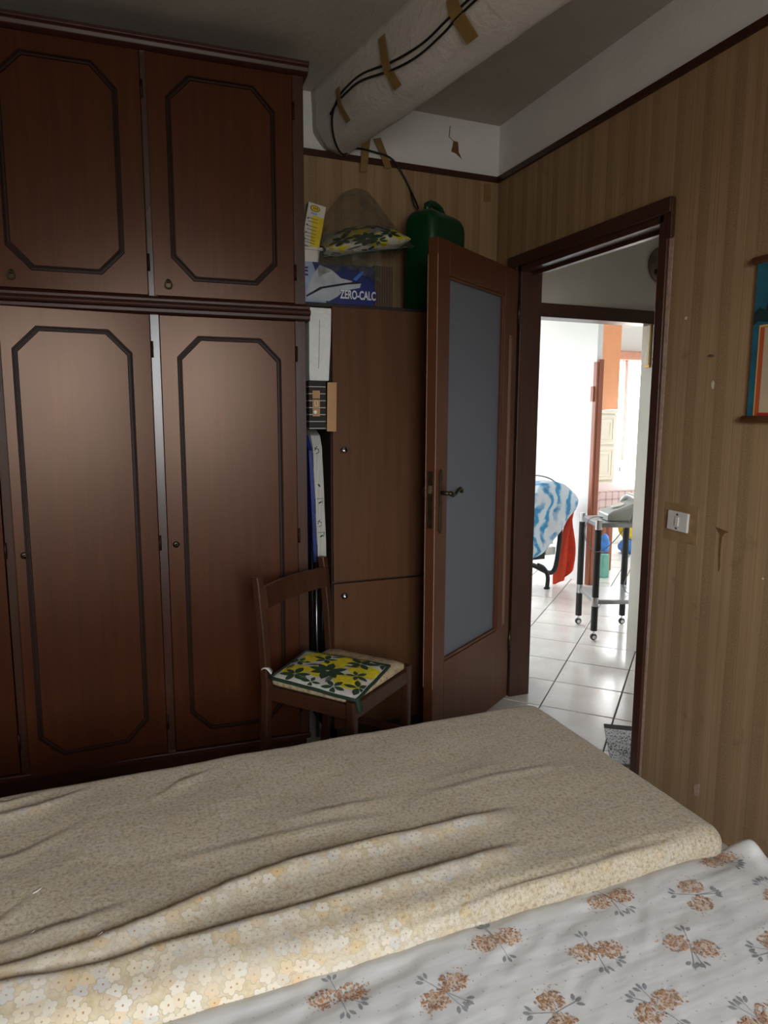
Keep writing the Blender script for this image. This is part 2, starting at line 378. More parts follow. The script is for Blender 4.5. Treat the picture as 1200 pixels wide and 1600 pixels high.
# ================================================================== ROOM SHELL
XR, YB, ZC, ZM = 1.816, 3.046, 2.745, 2.50
T = .10
struct('floor', bx(-1.1, XR, -1.4, 3.05, -.06, -.004), M['grout'], 'dark floor of the bedroom under the beds', 'floor')
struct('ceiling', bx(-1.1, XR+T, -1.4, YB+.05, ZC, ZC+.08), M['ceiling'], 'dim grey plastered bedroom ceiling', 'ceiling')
def two_tone(name, parts, label):
    mb = MB()
    for x0, x1, y0, y1, z0, z1 in parts:
        if z0 < ZM:
            mb.cur = 0; mb.box(x0, x1, y0, y1, z0, min(z1, ZM))
        if z1 > ZM:
            mb.cur = 1; mb.box(x0, x1, y0, y1, max(z0, ZM), z1)
    return struct(name, mb, [M['wallpaper'], M['frieze']], label, 'wall')
wall_right = two_tone('wall_right', [(XR, XR+T, -1.4, 1.95, 0, ZC), (XR, XR+T, 2.83, YB+.06, 0, ZC), (XR, XR+T, 1.95, 2.83, 2.08, ZC)], 'brown striped wallpaper wall beside the open doorway')
wall_back = two_tone('wall_back', [(-1.1, XR, YB, YB+.06, 0, ZC)], 'brown papered back wall with white band above')
two_tone('wall_left', [(-1.1, -1.0, -1.4, YB, 0, ZC)], 'papered wall left of the wardrobe')
WX0, WX1, WZ0, WZ1 = -.5, .8, .95, 2.25
two_tone('wall_rear', [(-1.0, WX0, -1.4, -1.3, 0, ZC), (WX1, XR, -1.4, -1.3, 0, ZC), (WX0, WX1, -1.4, -1.3, 0, WZ0), (WX0, WX1, -1.4, -1.3, WZ1, ZC)], 'papered wall with the window behind the photographer')
win = root('window_1', 'brown framed bedroom window behind the photographer', 'window', (0, -1.35, WZ0), kind='structure')
for a in ((WX0, WX0+.05, -1.39, -1.31, WZ0, WZ1), (WX1-.05, WX1, -1.39, -1.31, WZ0, WZ1), (.13, .17, -1.39, -1.31, WZ0, WZ1)):
    build(bx(*a), 'window_stile', M['frame_wood'], win)
for a in ((WX0, WX1, -1.395, -1.305, WZ0, WZ0+.05), (WX0, WX1, -1.395, -1.305, WZ1-.05, WZ1)):
    build(bx(*a), 'window_rail', M['frame_wood'], win)
# dark moulding between paper and white band
struct('trim_1', bx(-1.0, XR-.012, YB-.014, YB, ZM-.012, ZM+.012), M['wardrobe_dark'], 'thin dark moulding along the back wall', 'moulding')
struct('trim_2', bx(XR-.014, XR, -1.3, YB, ZM-.012, ZM+.012), M['wardrobe_dark'], 'thin dark moulding along the right wall', 'moulding')

# plaster beam
def beam():
    prof = [(-.004, 2.76), (-.004, 2.72), (-.003, 2.66), (-.001, 2.60), (.003, 2.580), (.012, 2.565), (.024, 2.550), (.038, 2.535), (.050, 2.524), (.062, 2.516), (.080, 2.510), (.105, 2.503), (.128, 2.500), (.146, 2.503), (.160, 2.515), (.176, 2.535), (.19, 2.56), (.198, 2.62), (.2, 2.69), (.2, 2.76)]
    mb = MB(); N = 90; rings = []
    for i in range(N+1):
        y = -1.3 + (YB+1.3)*i/N; x0 = .895 + (3.04-y)*.15; ring = []
        for k, (px, pz) in enumerate(prof):
            n = noise.noise(Vector((px*10, y*4, pz*10)))*.006 + noise.noise(Vector((px*30, y*26, pz*30)))*.0016
            cx, cz = .1, 2.66; d = Vector((px-cx, pz-cz)).normalized()
            ring.append((x0+px+d.x*n, y, pz + (d.y*n if pz < 2.75 else 0)))
        rings.append(ring)
    mb.loft(rings); return mb
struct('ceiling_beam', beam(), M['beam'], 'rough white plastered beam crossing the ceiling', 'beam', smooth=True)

# crack and flaked plaster on the white band
cr = MB()
yk = YB-.001
pts = [(1.552, 2.707), (1.548, 2.659), (1.572, 2.643)]
for (a, b), wd in zip(zip(pts, pts[1:]), (.0022, .003)):
    cr.add([(a[0]-wd, yk, a[1]), (a[0]+wd, yk, a[1]), (b[0]+wd, yk, b[1]), (b[0]-wd, yk, b[1])], [(0, 1, 2, 3)])
cr.prism([(1.570, 2.645), (1.594, 2.643), (1.599, 2.598), (1.615, 2.572), (1.585, 2.592), (1.560, 2.597), (1.566, 2.62)], yk-.001, yk+.002)
build(cr, 'plaster_crack', M['stain'], wall_back, label='dark crack with flaked plaster')
def flake(y, z, s, name='paint_chip', mat='chip', h=None):
    h = h or s; p = [(y+s*random.uniform(.6, 1)*math.cos(a), z+h*random.uniform(.6, 1)*math.sin(a)) for a in [2*PI*k/9 for k in range(9)]]
    build(MB().prism(p, XR-.0012, XR+.001, 'x'), name, M[mat], wall_right)
flake(1.819, 1.706, .007); flake(1.69, 1.482, .007, h=.02); flake(1.455, .90, .004)
build(MB().prism([(1.642, 1.030), (1.618, 1.026), (1.588, 1.020), (1.604, 1.014), (1.613, 1.0), (1.615, .95), (1.612, .90), (1.617, .885), (1.621, .94), (1.622, 1.008)], XR-.0012, XR+.001, 'x'), 'brown_stain', M['stain'], wall_right)
build(MB().prism([(1.893, 1.98), (1.912, 1.98), (1.912, .0), (1.902, .0), (1.900, 1.0)], XR-.0016, XR+.001, 'x'), 'torn_paper_edge', M['plasterpink'], wall_right)
build(MB().prism([(1.655, .135), (1.632, .15), (1.632, .10), (1.65, .10)], XR-.002, XR+.001, 'x'), 'torn_paper', M['plasterpink'], wall_right)
tag(build(MB().tube([(XR+.002, 1.695, 1.574), (XR-.012, 1.70, 1.575)], .0035), 'nail', M['steel']), 'short pale nail in the wallpaper right of the doorway', 'nail')

# ================================================================== DOOR FRAME AND LEAF
fr = root('trim_3', 'dark brown wooden frame around the bedroom doorway', 'door frame', (XR, 2.4, 0), kind='structure')
build(bx(1.803, 1.93, 1.912, 1.952, 0, 2.08), 'jamb', M['frame_wood'], fr, bevel=.004)
build(bx(1.803, 1.918, 2.80, 2.85, 0, 2.08), 'jamb', M['frame_wood'], fr, bevel=.004)
build(bx(1.795, 1.818, 2.83, 2.90, 0, 2.10), 'casing', M['frame_wood'], fr, bevel=.004)
build(bx(1.803, 1.93, 1.93, 2.83, 2.035, 2.08), 'head_rail', M['frame_wood'], fr, bevel=.003)
build(bx(1.792, 1.82, 1.895, 2.905, 2.06, 2.112), 'head_casing', M['frame_wood'], fr, bevel=.004)
build(bx(1.86, 1.885, 1.952, 2.80, 2.02, 2.035), 'door_stop', M['frame_wood'], fr)
build(bx(1.80, 1.822, 1.893, 1.915, 1.98, 2.10), 'casing', M['frame_wood'], fr, bevel=.003)

LW = .735; LH0, LH1 = .02, 2.03; TH = .042
ang = math.atan2(2.79-2.369, 1.79-1.167)
dr = root('door_1', 'open brown wooden door with a tall frosted glass pane', 'door', (1.167, 2.369, 0), ang, kind='structure')
# local: +x from free edge to hinge, +y away from the viewer, front face at y=0
def dbox(name, a, mat=M['door_wood'], bevel=.003, parent=dr): return build(bx(*a), name, mat, parent, local=True, bevel=bevel)
GX0, GX1, GZ0, GZ1 = .092, .60, .387, 1.908
dbox('stile', (0, GX0, 0, TH, LH0, LH1)); dbox('stile', (GX1, LW, 0, TH, LH0, LH1))
dbox('rail', (GX0, GX1, 0, TH, GZ1, LH1)); dbox('rail', (GX0, GX1, 0, TH, LH0, GZ0))
build(bx(GX0, GX1, .018, .024, GZ0, GZ1), 'glass_pane', M['frosted'], dr, local=True, label='frosted glass pane')
for a in ((GX0-.002, GX0+.012, .004, .018, GZ0, GZ1), (GX1-.012, GX1+.002, .004, .018, GZ0, GZ1), (GX0, GX1, .004, .018, GZ0, GZ0+.012), (GX0, GX1, .004, .018, GZ1-.012, GZ1)):
    dbox('glazing_bead', a, bevel=.003)
dbox('edge_strip', (.652, .676, -.003, .001, .40, 1.74), mat=M['palewood'], bevel=.001)  # lighter wood strip laid on the hinge-side stile
for y in (0, TH): build(bx(-.0012, .0004, y-.0008, y+.0008, .3, 1.97), 'edge_highlight', M['plasterpink'], dr, local=True)  # highlight lines of the free edge, put in as thin pale strips
hp = build(MB().prism([(.030, .935), (.040, .925), (.050, .935), (.052, .96), (.048, .975), (.049, 1.13), (.053, 1.145), (.050, 1.165), (.040, 1.178), (.030, 1.165), (.027, 1.145), (.031, 1.13), (.032, .975), (.028, .96)], -.005, 0), 'handle_plate', M['bronze'], dr, local=True, bevel=.0015)
build(MB().tube([(.041, -.003, 1.085), (.041, -.04, 1.085)], [.009, .008]).tube([(.036, -.04, 1.086), (.052, -.043, 1.084), (.068, -.043, 1.076), (.085, -.043, 1.078), (.108, -.043, 1.094), (.125, -.043, 1.099), (.137, -.043, 1.092), (.138, -.043, 1.08)], [.008, .011, .008, .006, .0065, .007, .008, .007]), 'lever_handle', M['bronze'], dr, smooth=True, local=True)
build(MB().tube([(.041, TH, 1.085), (.041, TH+.04, 1.085)], .009).lathe([(.0, 0), (.02, .002), (.026, .015), (.018, .028), (0, .03)], (.041, TH+.03, 1.085), 'y'), 'door_knob', M['black'], dr, smooth=True, local=True)
build(bx(-.004, 0, .014, .028, 1.085, 1.115), 'latch_bolt', M['chrome'], dr, local=True)
build(bx(-.0015, 0, .010, .032, .95, 1.17), 'latch_plate', M['bronze'], dr, local=True)
for z in (.3, 1.85): build(MB().tube([(LW+.006, -.004, z-.05), (LW+.006, -.004, z+.05)], .008), 'hinge', M['bronze'], dr, smooth=True, local=True)

# ================================================================== WARDROBE
wr = root('wardrobe', 'large reddish brown wooden wardrobe with octagonal panel mouldings and top cupboards', 'wardrobe', (.729, 2.60, 0))
YF, WL = 2.60, -.965
build(MB().box(WL, WL+.02, YF+.022, 2.93, .09, 2.59).box(.705, .729, YF+.022, 2.93, .09, 2.59).box(WL, .729, YF+.03, 2.93, .07, .09).box(WL, .729, YF+.03, 2.93, 1.735, 1.80).box(WL, .729, YF+.03, 2.93, 2.585, 2.60).box(WL, .729, 2.92, 2.934, .09, 2.59), 'carcass', M['wardrobe'], wr)
build(bx(WL+.02, .72, YF+.035, 2.92, 0, .075), 'plinth', M['wardrobe_dark'], wr)
build(bx(WL+.01, .729, YF-.012, YF+.035, .075, .098), 'plinth_moulding', M['wardrobe_dark'], wr, bevel=.006)
def moulding(name, prof, x0, x1, xr_out):
    mb = MB(); mb.prism(prof, x0, x1, 'x'); build(mb, name, M['wardrobe_dark'], wr, bevel=.002)
moulding('cornice', [(2.93, 1.732), (YF-.012, 1.732), (YF-.020, 1.738), (YF-.020, 1.750), (YF-.030, 1.754), (YF-.034, 1.762), (YF-.030, 1.770), (YF-.018, 1.774), (YF-.018, 1.785), (YF-.004, 1.795), (2.93, 1.795)], WL, .742, 0)
moulding('crown', [(2.93, 2.592), (YF-.008, 2.592), (YF-.020, 2.60), (YF-.024, 2.612), (YF-.034, 2.618), (YF-.034, 2.630), (2.93, 2.630)], WL, .745, 0)
for x in (.169, .687, -.336, -.86):
    w_ = .030 if x < .5 else .040
    if x == -.336: w_ = .034
    build(bx(x+.002, x+w_, YF+.004, YF+.024, .098, 1.732), 'stile', M['stile'], wr)
    build(bx(x+.002, x+w_ + (0 if x < .5 else .002), YF+.004, YF+.024, 1.795, 2.592), 'stile', M['stile'], wr)
def octring(x0, x1, z0, z1, c):
    return [(x0+c, z0), (x1-c, z0), (x1, z0+c*1.02), (x1, z1-c*1.02), (x1-c, z1), (x0+c, z1), (x0, z1-c*1.02), (x0, z0+c*1.02)]
def wdoor(x0, x1, z0, z1, ox0, ox1, oz0, oz1, hinge, opening=0, key='lock'):
    hx = x1 if hinge == 'r' else x0
    R = Matrix.Translation((hx, YF, 0)) @ Matrix.Rotation(opening, 4, 'Z') @ Matrix.Translation((-hx, -YF, 0))
    mb = MB(); mb.M = R; mb.box(x0, x1, YF-.001, YF+.019, z0, z1)
    d = build(mb, 'door', M['wardrobe'], wr, bevel=.002)
    mb = MB(); mb.M = R; rings = []
    for off, h in ((0, 0), (.002, .005), (.006, .0055), (.0075, .002), (.0105, .002), (.012, .0055), (.016, .005), (.018, 0)):
        rings.append([(x, YF-.0005-h, z) for x, z in octring(ox0+off, ox1-off, oz0+off, oz1-off, .075-off*.41)])
    mb.loft(rings, cap=False); build(mb, 'moulding', M['groove'], d)
    kx = x0+.028 if hinge == 'r' else x1-.028
    if key == 'lock':
        mb = MB(); mb.M = R; z = .906
        mb.lathe([(0, 0), (.011, .0), (.012, .003), (.006, .005), (0, .005)], (kx, YF-.001, z), 'y').tube([(kx, YF-.002, z), (kx+.002, YF-.018, z+.001)], .0035).tube([(kx-.008, YF-.018, z-.003), (kx+.012, YF-.019, z+.004)], .004)
    else:
        z = z0+.045; mb = MB(); mb.M = R
        mb.lathe([(0, 0), (.008, .0), (.006, .006), (0, .006)], (kx+.02, YF-.001, z+.006), 'y').tube([(kx+.02+.011*math.sin(a)*(1-.3*math.cos(a)), YF-.009, z-.006+.014*math.cos(a)) for a in [2*PI*k/12 for k in range(13)]], .0028, 6)
    build(mb, 'key', M['bronze'], d, smooth=True)
    for z in ((z0+.11, z1-.12) if z1-z0 < 1 else (z0+.12, (z0+z1)/2, z1-.12)):
        mb = MB(); mb.tube([(hx+(.004 if hinge == 'r' else -.004), YF-.003, z-.028), (hx+(.004 if hinge == 'r' else -.004), YF-.003, z+.028)], [.005, .005], 8)
        build(mb, 'hinge', M['groove'], d, smooth=True)
wdoor(.201, .687, .10, 1.731, .257, .633, .165, 1.664, 'r')
wdoor(-.300, .169, .10, 1.731, -.268, .107, .165, 1.672, 'r', math.radians(7))
wdoor(-.825, -.338, .10, 1.731, -.77, -.395, .165, 1.672, 'r')
wdoor(.189, .687, 1.797, 2.59, .249, .625, 1.852, 2.535, 'r', key='ring')
wdoor(-.306, .169, 1.797, 2.59, -.272, .097, 1.855, 2.535, 'r', key='ring')
wdoor(-.825, -.338, 1.797, 2.59, -.77, -.395, 1.855, 2.535, 'r', key='ring')

wr.rotation_euler.z = math.radians(-3.0)   # the wardrobe stands slightly askew, its left end further back

# ================================================================== TALL CABINET
cb = root('tall_cabinet', 'plain brown two-door cabinet in the corner behind the open door', 'cabinet', (1.15, 2.85, 0))
build(MB().box(.85, .868, 2.682, 3.04, 0, 1.805).box(1.452, 1.47, 2.682, 3.04, 0, 1.805).box(.85, 1.47, 2.682, 3.04, 1.787, 1.805).box(.85, 1.47, 2.682, 3.04, 0, .06).box(.85, 1.47, 3.02, 3.04, 0, 1.8).box(.85, 1.47, 2.69, 3.02, .68, .70), 'carcass', M['cabinet_edge'], cb)
d1 = build(bx(.852, 1.468, 2.66, 2.68, .699, 1.803), 'door', M['cabinet'], cb, bevel=.0015)
d2 = build(bx(.852, 1.468, 2.66, 2.68, .06, .690), 'door', M['cabinet'], cb, bevel=.0015)
for z, d in ((1.244, d1), (.642, d2)):
    build(MB().lathe([(0, 0), (.007, 0), (.006, .012), (.013, .016), (.014, .022), (.009, .028), (0, .029)], (.893, 2.66, z), 'y'), 'knob', M['chrome'], d, smooth=True, label='round chrome knob')

# ================================================================== CHAIR
ex = Vector((.782, .623, 0)); ca = math.atan2(ex.y, ex.x)
ch = root('dining_chair', 'dark wooden chair with beige floral seat between bed and wardrobe', 'chair', (.647, 2.438, 0), ca)
# local: x along the backrest, -y towards the seat front
SW, SD = .40, .36
for sx in (-1, 1):
    x = sx*SW/2
    mb = MB(); mb.loft([rrect(.030, .030, .005, z, x, y) for z, y in ((0, .035), (.25, .008), (.44, 0), (.62, .012), (.80, .03), (.822, .034), (.826, .035))])
    build(mb, 'back_leg', M['chair_wood'], ch, local=True, smooth=False)
    mb = MB(); mb.loft([rrect(.026+.006*z/.45, .026+.006*z/.45, .006, z, x*.96, -SD+.01) for z in (0, .25, .44, .452)])
    build(mb, 'front_leg', M['chair_wood'], ch, local=True)
    build(bx(x*.95-.010, x*.95+.010, -SD+.02, -.012, .385, .435), 'side_rail', M['chair_wood'], ch, local=True, bevel=.003)
    build(bx(x*.95-.008, x*.95+.008, -SD+.02, .0, .18, .205), 'stretcher', M['chair_wood'], ch, local=True, bevel=.003)
build(bx(-SW/2+.02, SW/2-.02, -SD, -SD+.02, .385, .435), 'front_rail', M['chair_wood'], ch, local=True, bevel=.003)
build(bx(-SW/2+.012, SW/2-.012, -.010, .010, .385, .435), 'back_rail', M['chair_wood'], ch, local=True, bevel=.003)
mb = MB(); mb.grid(lambda u, v: (-SW/2+.014+(SW-.028)*u, .018-.012*math.sin(PI*u)*-1 + .010*v + (.012*(2*u-1)**2*-1), .712+.078*v), 14, 3)
tr = build(mb, 'top_rail', M['chair_wood'], ch, local=True); so = tr.modifiers.new('solid', 'SOLIDIFY'); so.thickness = .018; so.offset = 0
mb = MB(); mb.loft([rrect(a, b, .03, z, 0, -SD/2+.002) for a, b, z in ((SW-.03, SD-.03, .437), (SW-.012, SD-.012, .445), (SW-.014, SD-.014, .458), (SW-.05, SD-.05, .468), (SW-.14, SD-.14, .472))])
build(mb, 'seat', M['seatfab'], ch, local=True, smooth=True, label='beige floral upholstered seat')

# lemon cushion on the chair
cq = [Vector((.495, 2.262, .49)), Vector((.715, 2.001, .476)), Vector((.925, 2.232, .484)), Vector((.68, 2.474, .492))]
cu = root('seat_cushion', 'lemon and leaf printed seat cushion with dark green piping lying on the chair', 'cushion', (.70, 2.24, .473))
def cpos(u, v, h=0):
    p = cq[0]*(1-u)*(1-v) + cq[1]*u*(1-v) + cq[2]*u*v + cq[3]*(1-u)*v
    e = (max(0, 1-(2*u-1)**4) * max(0, 1-(2*v-1)**4))**.5
    q = 4*u*(1-u)*4*v*(1-v)
    return Vector((p.x, p.y, p.z - .006 + .014*e + .003*q + noise.noise(p*18)*.003 + h))
mb = MB(); mb.grid(lambda u, v: cpos(u, v), 24, 24); mb.grid(lambda u, v: cpos(u, v) * 1 - Vector((0, 0, cpos(u, v).z-(.4735 if 0 else (cpos(u, v).z-.014-.010*(1-abs(2*u-1)**6)*(1-abs(2*v-1)**6)*.3)))) if 0 else Vector((cpos(u, v).x, cpos(u, v).y, min(cpos(u, v).z-.003, .478))), 8, 8)
build(mb, 'pad', M['cushion_white'], cu, smooth=True)
per = [cpos(t, 0) for t in [k/12 for k in range(12)]] + [cpos(1, t) for t in [k/12 for k in range(12)]] + [cpos(1-t, 1) for t in [k/12 for k in range(12)]] + [cpos(0, 1-t) for t in [k/12 for k in range(13)]]
build(MB().tube(per, .006, 8), 'piping', M['darkgreen'], cu, smooth=True, label='dark green piping')
lem, lv, lv2 = MB(), MB(), MB()
def blob(mb, fn, cu_, cv, a, b, rot, kind, h):
    pts = []
    n = 14
    for k in range(n):
        t = 2*PI*k/n
        if kind == 'lemon':
            r = 1 + .22*max(0, math.cos(t))**8 + .12*max(0, -math.cos(t))**10; x, y = a*r*math.cos(t), b*math.sin(t)
        else:
            x = a*math.cos(t); y = b*math.sin(t)*(1-abs(math.cos(t))**2.2)**.6
        u, v = cu_ + x*math.cos(rot)-y*math.sin(rot), cv + x*math.sin(rot)+y*math.cos(rot)
        pts.append((min(.985, max(.015, u)), min(.985, max(.015, v))))
    c = (sum(p[0] for p in pts)/n, sum(p[1] for p in pts)/n)
    vs = [fn(*c, h)]; 
    for f_ in (.5, 1.0): vs += [fn(c[0]+(p[0]-c[0])*f_, c[1]+(p[1]-c[1])*f_, h) for p in pts]
    fs = [(0, 1+k, 1+(k+1) % n) for k in range(n)] + [(1+k, 1+n+k, 1+n+(k+1) % n, 1+(k+1) % n) for k in range(n)]
    mb.add(vs, fs)
def lemons(fn, L_, G_, G2):
    for u, v, a, b, r in L_: blob(lem, fn, u, v, a*1.3, b*1.3, r, 'lemon', .0012)
    for u, v, n, a, r0 in G_:
        for k in range(n):
            r = r0 + 2*PI*k/n + random.uniform(-.15, .15); s = a*random.uniform(.8, 1.1)
            blob(lv, fn, u+s*.62*math.cos(r), v+s*.62*math.sin(r), s*.55, s*.26, r, 'leaf', .0018)
    for u, v, a, r in G2: blob(lv2, fn, u, v, a, a*.35, r, 'leaf', .0015)
lemons(cpos, [(.18, .28, .12, .10, .8), (.78, .28, .13, .11, 2.6), (.88, .62, .15, .12, .3), (.5, .62, .15, .10, 1.2), (.22, .80, .2, .10, 1.3), (.62, .90, .14, .10, .4), (.40, .34, .10, .08, 2)],
       [(.50, .42, 8, .19, 0), (.22, .16, 6, .15, .4), (.10, .55, 5, .12, .2), (.74, .80, 6, .16, .3), (.93, .22, 5, .14, .9), (.36, .72, 5, .13, .3), (.70, .10, 5, .14, 0), (.93, .92, 5, .12, .2), (.82, .46, 5, .12, 1), (.45, .08, 4, .11, 0)],
       [(.3, .5, .09, .4), (.6, .22, .09, 1.5), (.08, .35, .09, 1.4), (.45, .88, .09, .6), (.34, .12, .09, 2.2), (.68, .66, .08, .2)])
for m_, n_, k_ in ((lem, 'lemon_print', 'lemon'), (lv, 'leaf_print', 'leaf'), (lv2, 'grey_leaf_print', 'leaf2')): build(m_, n_, M[k_], cu, smooth=True)['kind'] = 'stuff'
mb = MB(); mb.grid(lambda u, v: Vector((.50-.030*u+.012*v, 2.275+.03*u+.03*v, .492+.018*math.sin(2.6*u))), 6, 2)
o = build(mb, 'tie_ribbon', M['white'], cu, smooth=True); o.modifiers.new('solid', 'SOLIDIFY').thickness = .003
mb = MB(); mb.grid(lambda u, v: Vector((.712+.006*u+.02*v, 2.0-.012*u+.012*v, .478-.045*u)), 5, 2)
o = build(mb, 'tie_ribbon', M['darkgreen'], cu, smooth=True); o.modifiers.new('solid', 'SOLIDIFY').thickness = .003

# ================================================================== BEDS
BX0 = -.76
def mattress_surface(x0, x1, y0, y1, ztop, R, ext, topfn, step, zmin, rc=None):
    """rounded slab surface: flat parameter plane folded over the rim by arcs of radius R"""
    nu = int((x1-x0+2*ext)/step); nv = int((y1-y0+2*ext)/step)
    def fn(a, b):
        px = min(max(a, x0+R), x1-R); py = min(max(b, y0+R), y1-R); dx, dy = a-px, b-py; d = math.hypot(dx, dy)
        if d < 1e-9: return Vector((a, b, ztop+topfn(a, b)))
        th = min(d/R, PI/2); hz = R*math.sin(th); dz = R*(1-math.cos(th)) + max(0, d-R*PI/2)
        x, y = px+dx/d*hz, py+dy/d*hz
        k = max(0, math.cos(th))
        return Vector((x, y, max(zmin, ztop - dz + topfn(x, y)*k)))
    return (lambda u, v: fn(x0-ext+(x1-x0+2*ext)*u, y0-ext+(y1-y0+2*ext)*v)), nu, nv, fn
FOLDS = [  # polyline on the mattress, height, far-side width, near-side width, freshness of the cloth that shows
    ([(-.9, 1.15), (-.194, 1.146), (-.077, 1.15), (.052, 1.179), (.169, 1.215), (.297, 1.235), (.504, 1.243), (.733, 1.241), (.83, 1.245)], .014, .008, .045, 1),
    ([(-.9, 1.12), (-.19, 1.103), (-.052, 1.092), (.047, 1.103), (.208, 1.106), (.452, 1.112), (.625, 1.115), (.78, 1.125)], .012, .008, .04, .9),
    ([(-.9, .985), (.005, .974), (.13, .984), (.235, .999), (.404, 1.006), (.667, 1.018), (.935, 1.024), (1.138, 1.02)], .013, .0065, .022, .9),
    ([(-.9, 1.19), (-.202, 1.212), (-.089, 1.219), (.028, 1.242)], .007, .006, .04, .25),
    ([(.053, 1.58), (.13, 1.642), (.243, 1.681)], .009, .006, .03, .2),
    ([(.063, 1.338), (.202, 1.339), (.323, 1.339), (.54, 1.331)], .004, .006, .02, .1),
    ([(.30, 1.395), (.45, 1.39), (.62, 1.385)], .004, .006, .02, .1),
    ([(.62, 1.365), (.695, 1.371), (.906, 1.384), (1.092, 1.374)], .004, .005, .015, .1),
    ([(.65, 1.42), (.80, 1.43), (.95, 1.44)], .0025, .005, .015, 0),
    ([(-.3, 1.2), (-.209, 1.275), (-.148, 1.331), (-.128, 1.373)], .007, .006, .03, .1),
    ([(-.6, 1.60), (-.252, 1.632), (-.177, 1.643), (-.085, 1.686), (-.05, 1.72)], .010, .006, .035, .5),
    ([(-.5, 1.66), (-.24, 1.69), (-.15, 1.715)], .010, .006, .03, .8),
    ([(-.4, 1.43), (-.2, 1.47), (-.05, 1.56)], .005, .006, .03, .1),
]
def foldh(x, y):
    h = 0; fr_ = 0
    for pl, A, wf, wn, fre in FOLDS:
        if x < pl[0][0] or x > pl[-1][0]: continue
        for (xa, ya), (xb, yb) in zip(pl, pl[1:]):
            if xa <= x <= xb:
                t = (x-xa)/(xb-xa); d = y-(ya+(yb-ya)*t)
                taper = min(1, (pl[-1][0]-x)/.12, (x-pl[0][0])/.12+.05)
                g = math.exp(-(d/(wf if d > 0 else wn))**2)
                h += A*g*taper - (A*.35*math.exp(-((d-wf*1.4)/wf)**2)*taper)
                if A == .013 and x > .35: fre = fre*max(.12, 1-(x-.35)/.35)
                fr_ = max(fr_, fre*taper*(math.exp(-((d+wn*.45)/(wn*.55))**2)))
                break
    return h, fr_
def beige_top(x, y):
    return foldh(x, y)[0] + noise.noise(Vector((x*5, y*7, 1)))*.005 + noise.noise(Vector((x*22, y*40, 4)))*.0012 - .012*max(0, (x-.7))
bedA = root('single_bed', 'single bed nearest the wardrobe, under the beige cover', 'bed', (.22, 1.39, 0), group='two single beds pushed together')
bedB = root('single_bed', 'single bed nearest the photographer, under the white flowered sheet', 'bed', (.25, .60, 0), group='two single beds pushed together')
for bed, y0, y1, zt, x1 in ((bedA, 1.05, 1.72, .45, 1.16), (bedB, .25, .97, .405, 1.21)):
    build(bx(BX0+.03, x1, y0, y1, .26, .30), 'bed_base', M['bed_base'], bed, bevel=.01)
    build(bx(BX0+.04, x1-.01, y0+.01, y1-.01, .30, zt), 'mattress', M['bed_base'], bed, bevel=.03, seg=3)
    for x in (BX0+.08, x1-.06):
        for y in (y0+.05, y1-.05): build(MB().tube([(x, y, 0), (x, y, .26)], [.018, .024]), 'leg', M['chair_wood'], bed, smooth=True)
fnA, nu, nv, surfA = mattress_surface(BX0, 1.225, 1.006, 1.755, .50, .045, .20, beige_top, .0095, .30)
mb = MB(); mb.grid(fnA, nu, nv)
covA = build(mb, 'bed_cover', M['beige'], smooth=True)
tag(covA, 'crumpled beige flower-print cover over the bed nearest the wardrobe', 'bed cover')
at = covA.data.attributes.new('cloth', 'FLOAT_VECTOR', 'POINT')
at.data.foreach_set('vector', [q for j in range(nv+1) for i in range(nu+1) for q in (BX0-.20+(1.225-BX0+.40)*i/nu, 1.006-.20+(1.755-1.006+.40)*j/nv, 0)])
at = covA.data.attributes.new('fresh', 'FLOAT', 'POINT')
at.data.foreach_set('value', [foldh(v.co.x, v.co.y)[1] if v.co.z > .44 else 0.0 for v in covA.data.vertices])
def white_top(x, y):
    h = noise.noise(Vector((x*2.5+y*2, y*4-x*1.5, 8)))*.004 + noise.noise(Vector((x*10+y*9, y*16-x*8, 3)))*.001
    a_, b_ = x*.62+y*.78, x*-.78+y*.62
    h += -abs(noise.noise(Vector((a_*3.5, b_*17, 13))))*.0035 - abs(noise.noise(Vector((a_*5+2, b_*38+x*6, 21))))*.0026 + .002
    h += -.006*abs(noise.noise(Vector((x*7+y*2, y*24-x*4, 31))))*max(0, 1-(1.0-y)/.3)
    h += .03*math.exp(-((x-1.262)/.03)**2-((y-.985)/.035)**2) - .01*math.exp(-((x-1.18)/.04)**2-((y-1.0)/.03)**2)
    return h
fnB, nu, nv, surfB = mattress_surface(BX0, 1.285, .215, 1.035, .455, .05, .20, white_top, .0075, .28)
sh = root('bed_sheet', 'white cotton sheet printed with brown flower sprays, over the bed nearest the photographer', 'bed sheet', (.25, .60, .45))
mb = MB(); mb.grid(fnB, nu, nv); build(mb, 'sheet_cloth', M['cotton'], sh, smooth=True)
bl, bl2, gl, dt, bh = MB(), MB(), MB(), MB(), MB()
def dsurf(x, y, h=.0008): p = surfB(x, y); return Vector((p.x, p.y, p.z+h))
def disc(mb, x, y, r, n=5, h=.0008): mb.add([dsurf(x+r*math.cos(2*PI*k/n), y+r*math.sin(2*PI*k/n), h) for k in range(n)], [tuple(range(n))])
def gleaf(x, y, a, rot):
    pts = [(0, 0), (.35, .2), (.7, .2), (1, 0), (.7, -.2), (.35, -.2)]
    gl.add([dsurf(x+a*(p*math.cos(rot)-q*math.sin(rot)), y+a*(p*math.sin(rot)+q*math.cos(rot)), .001) for p, q in pts], [tuple(range(6))])
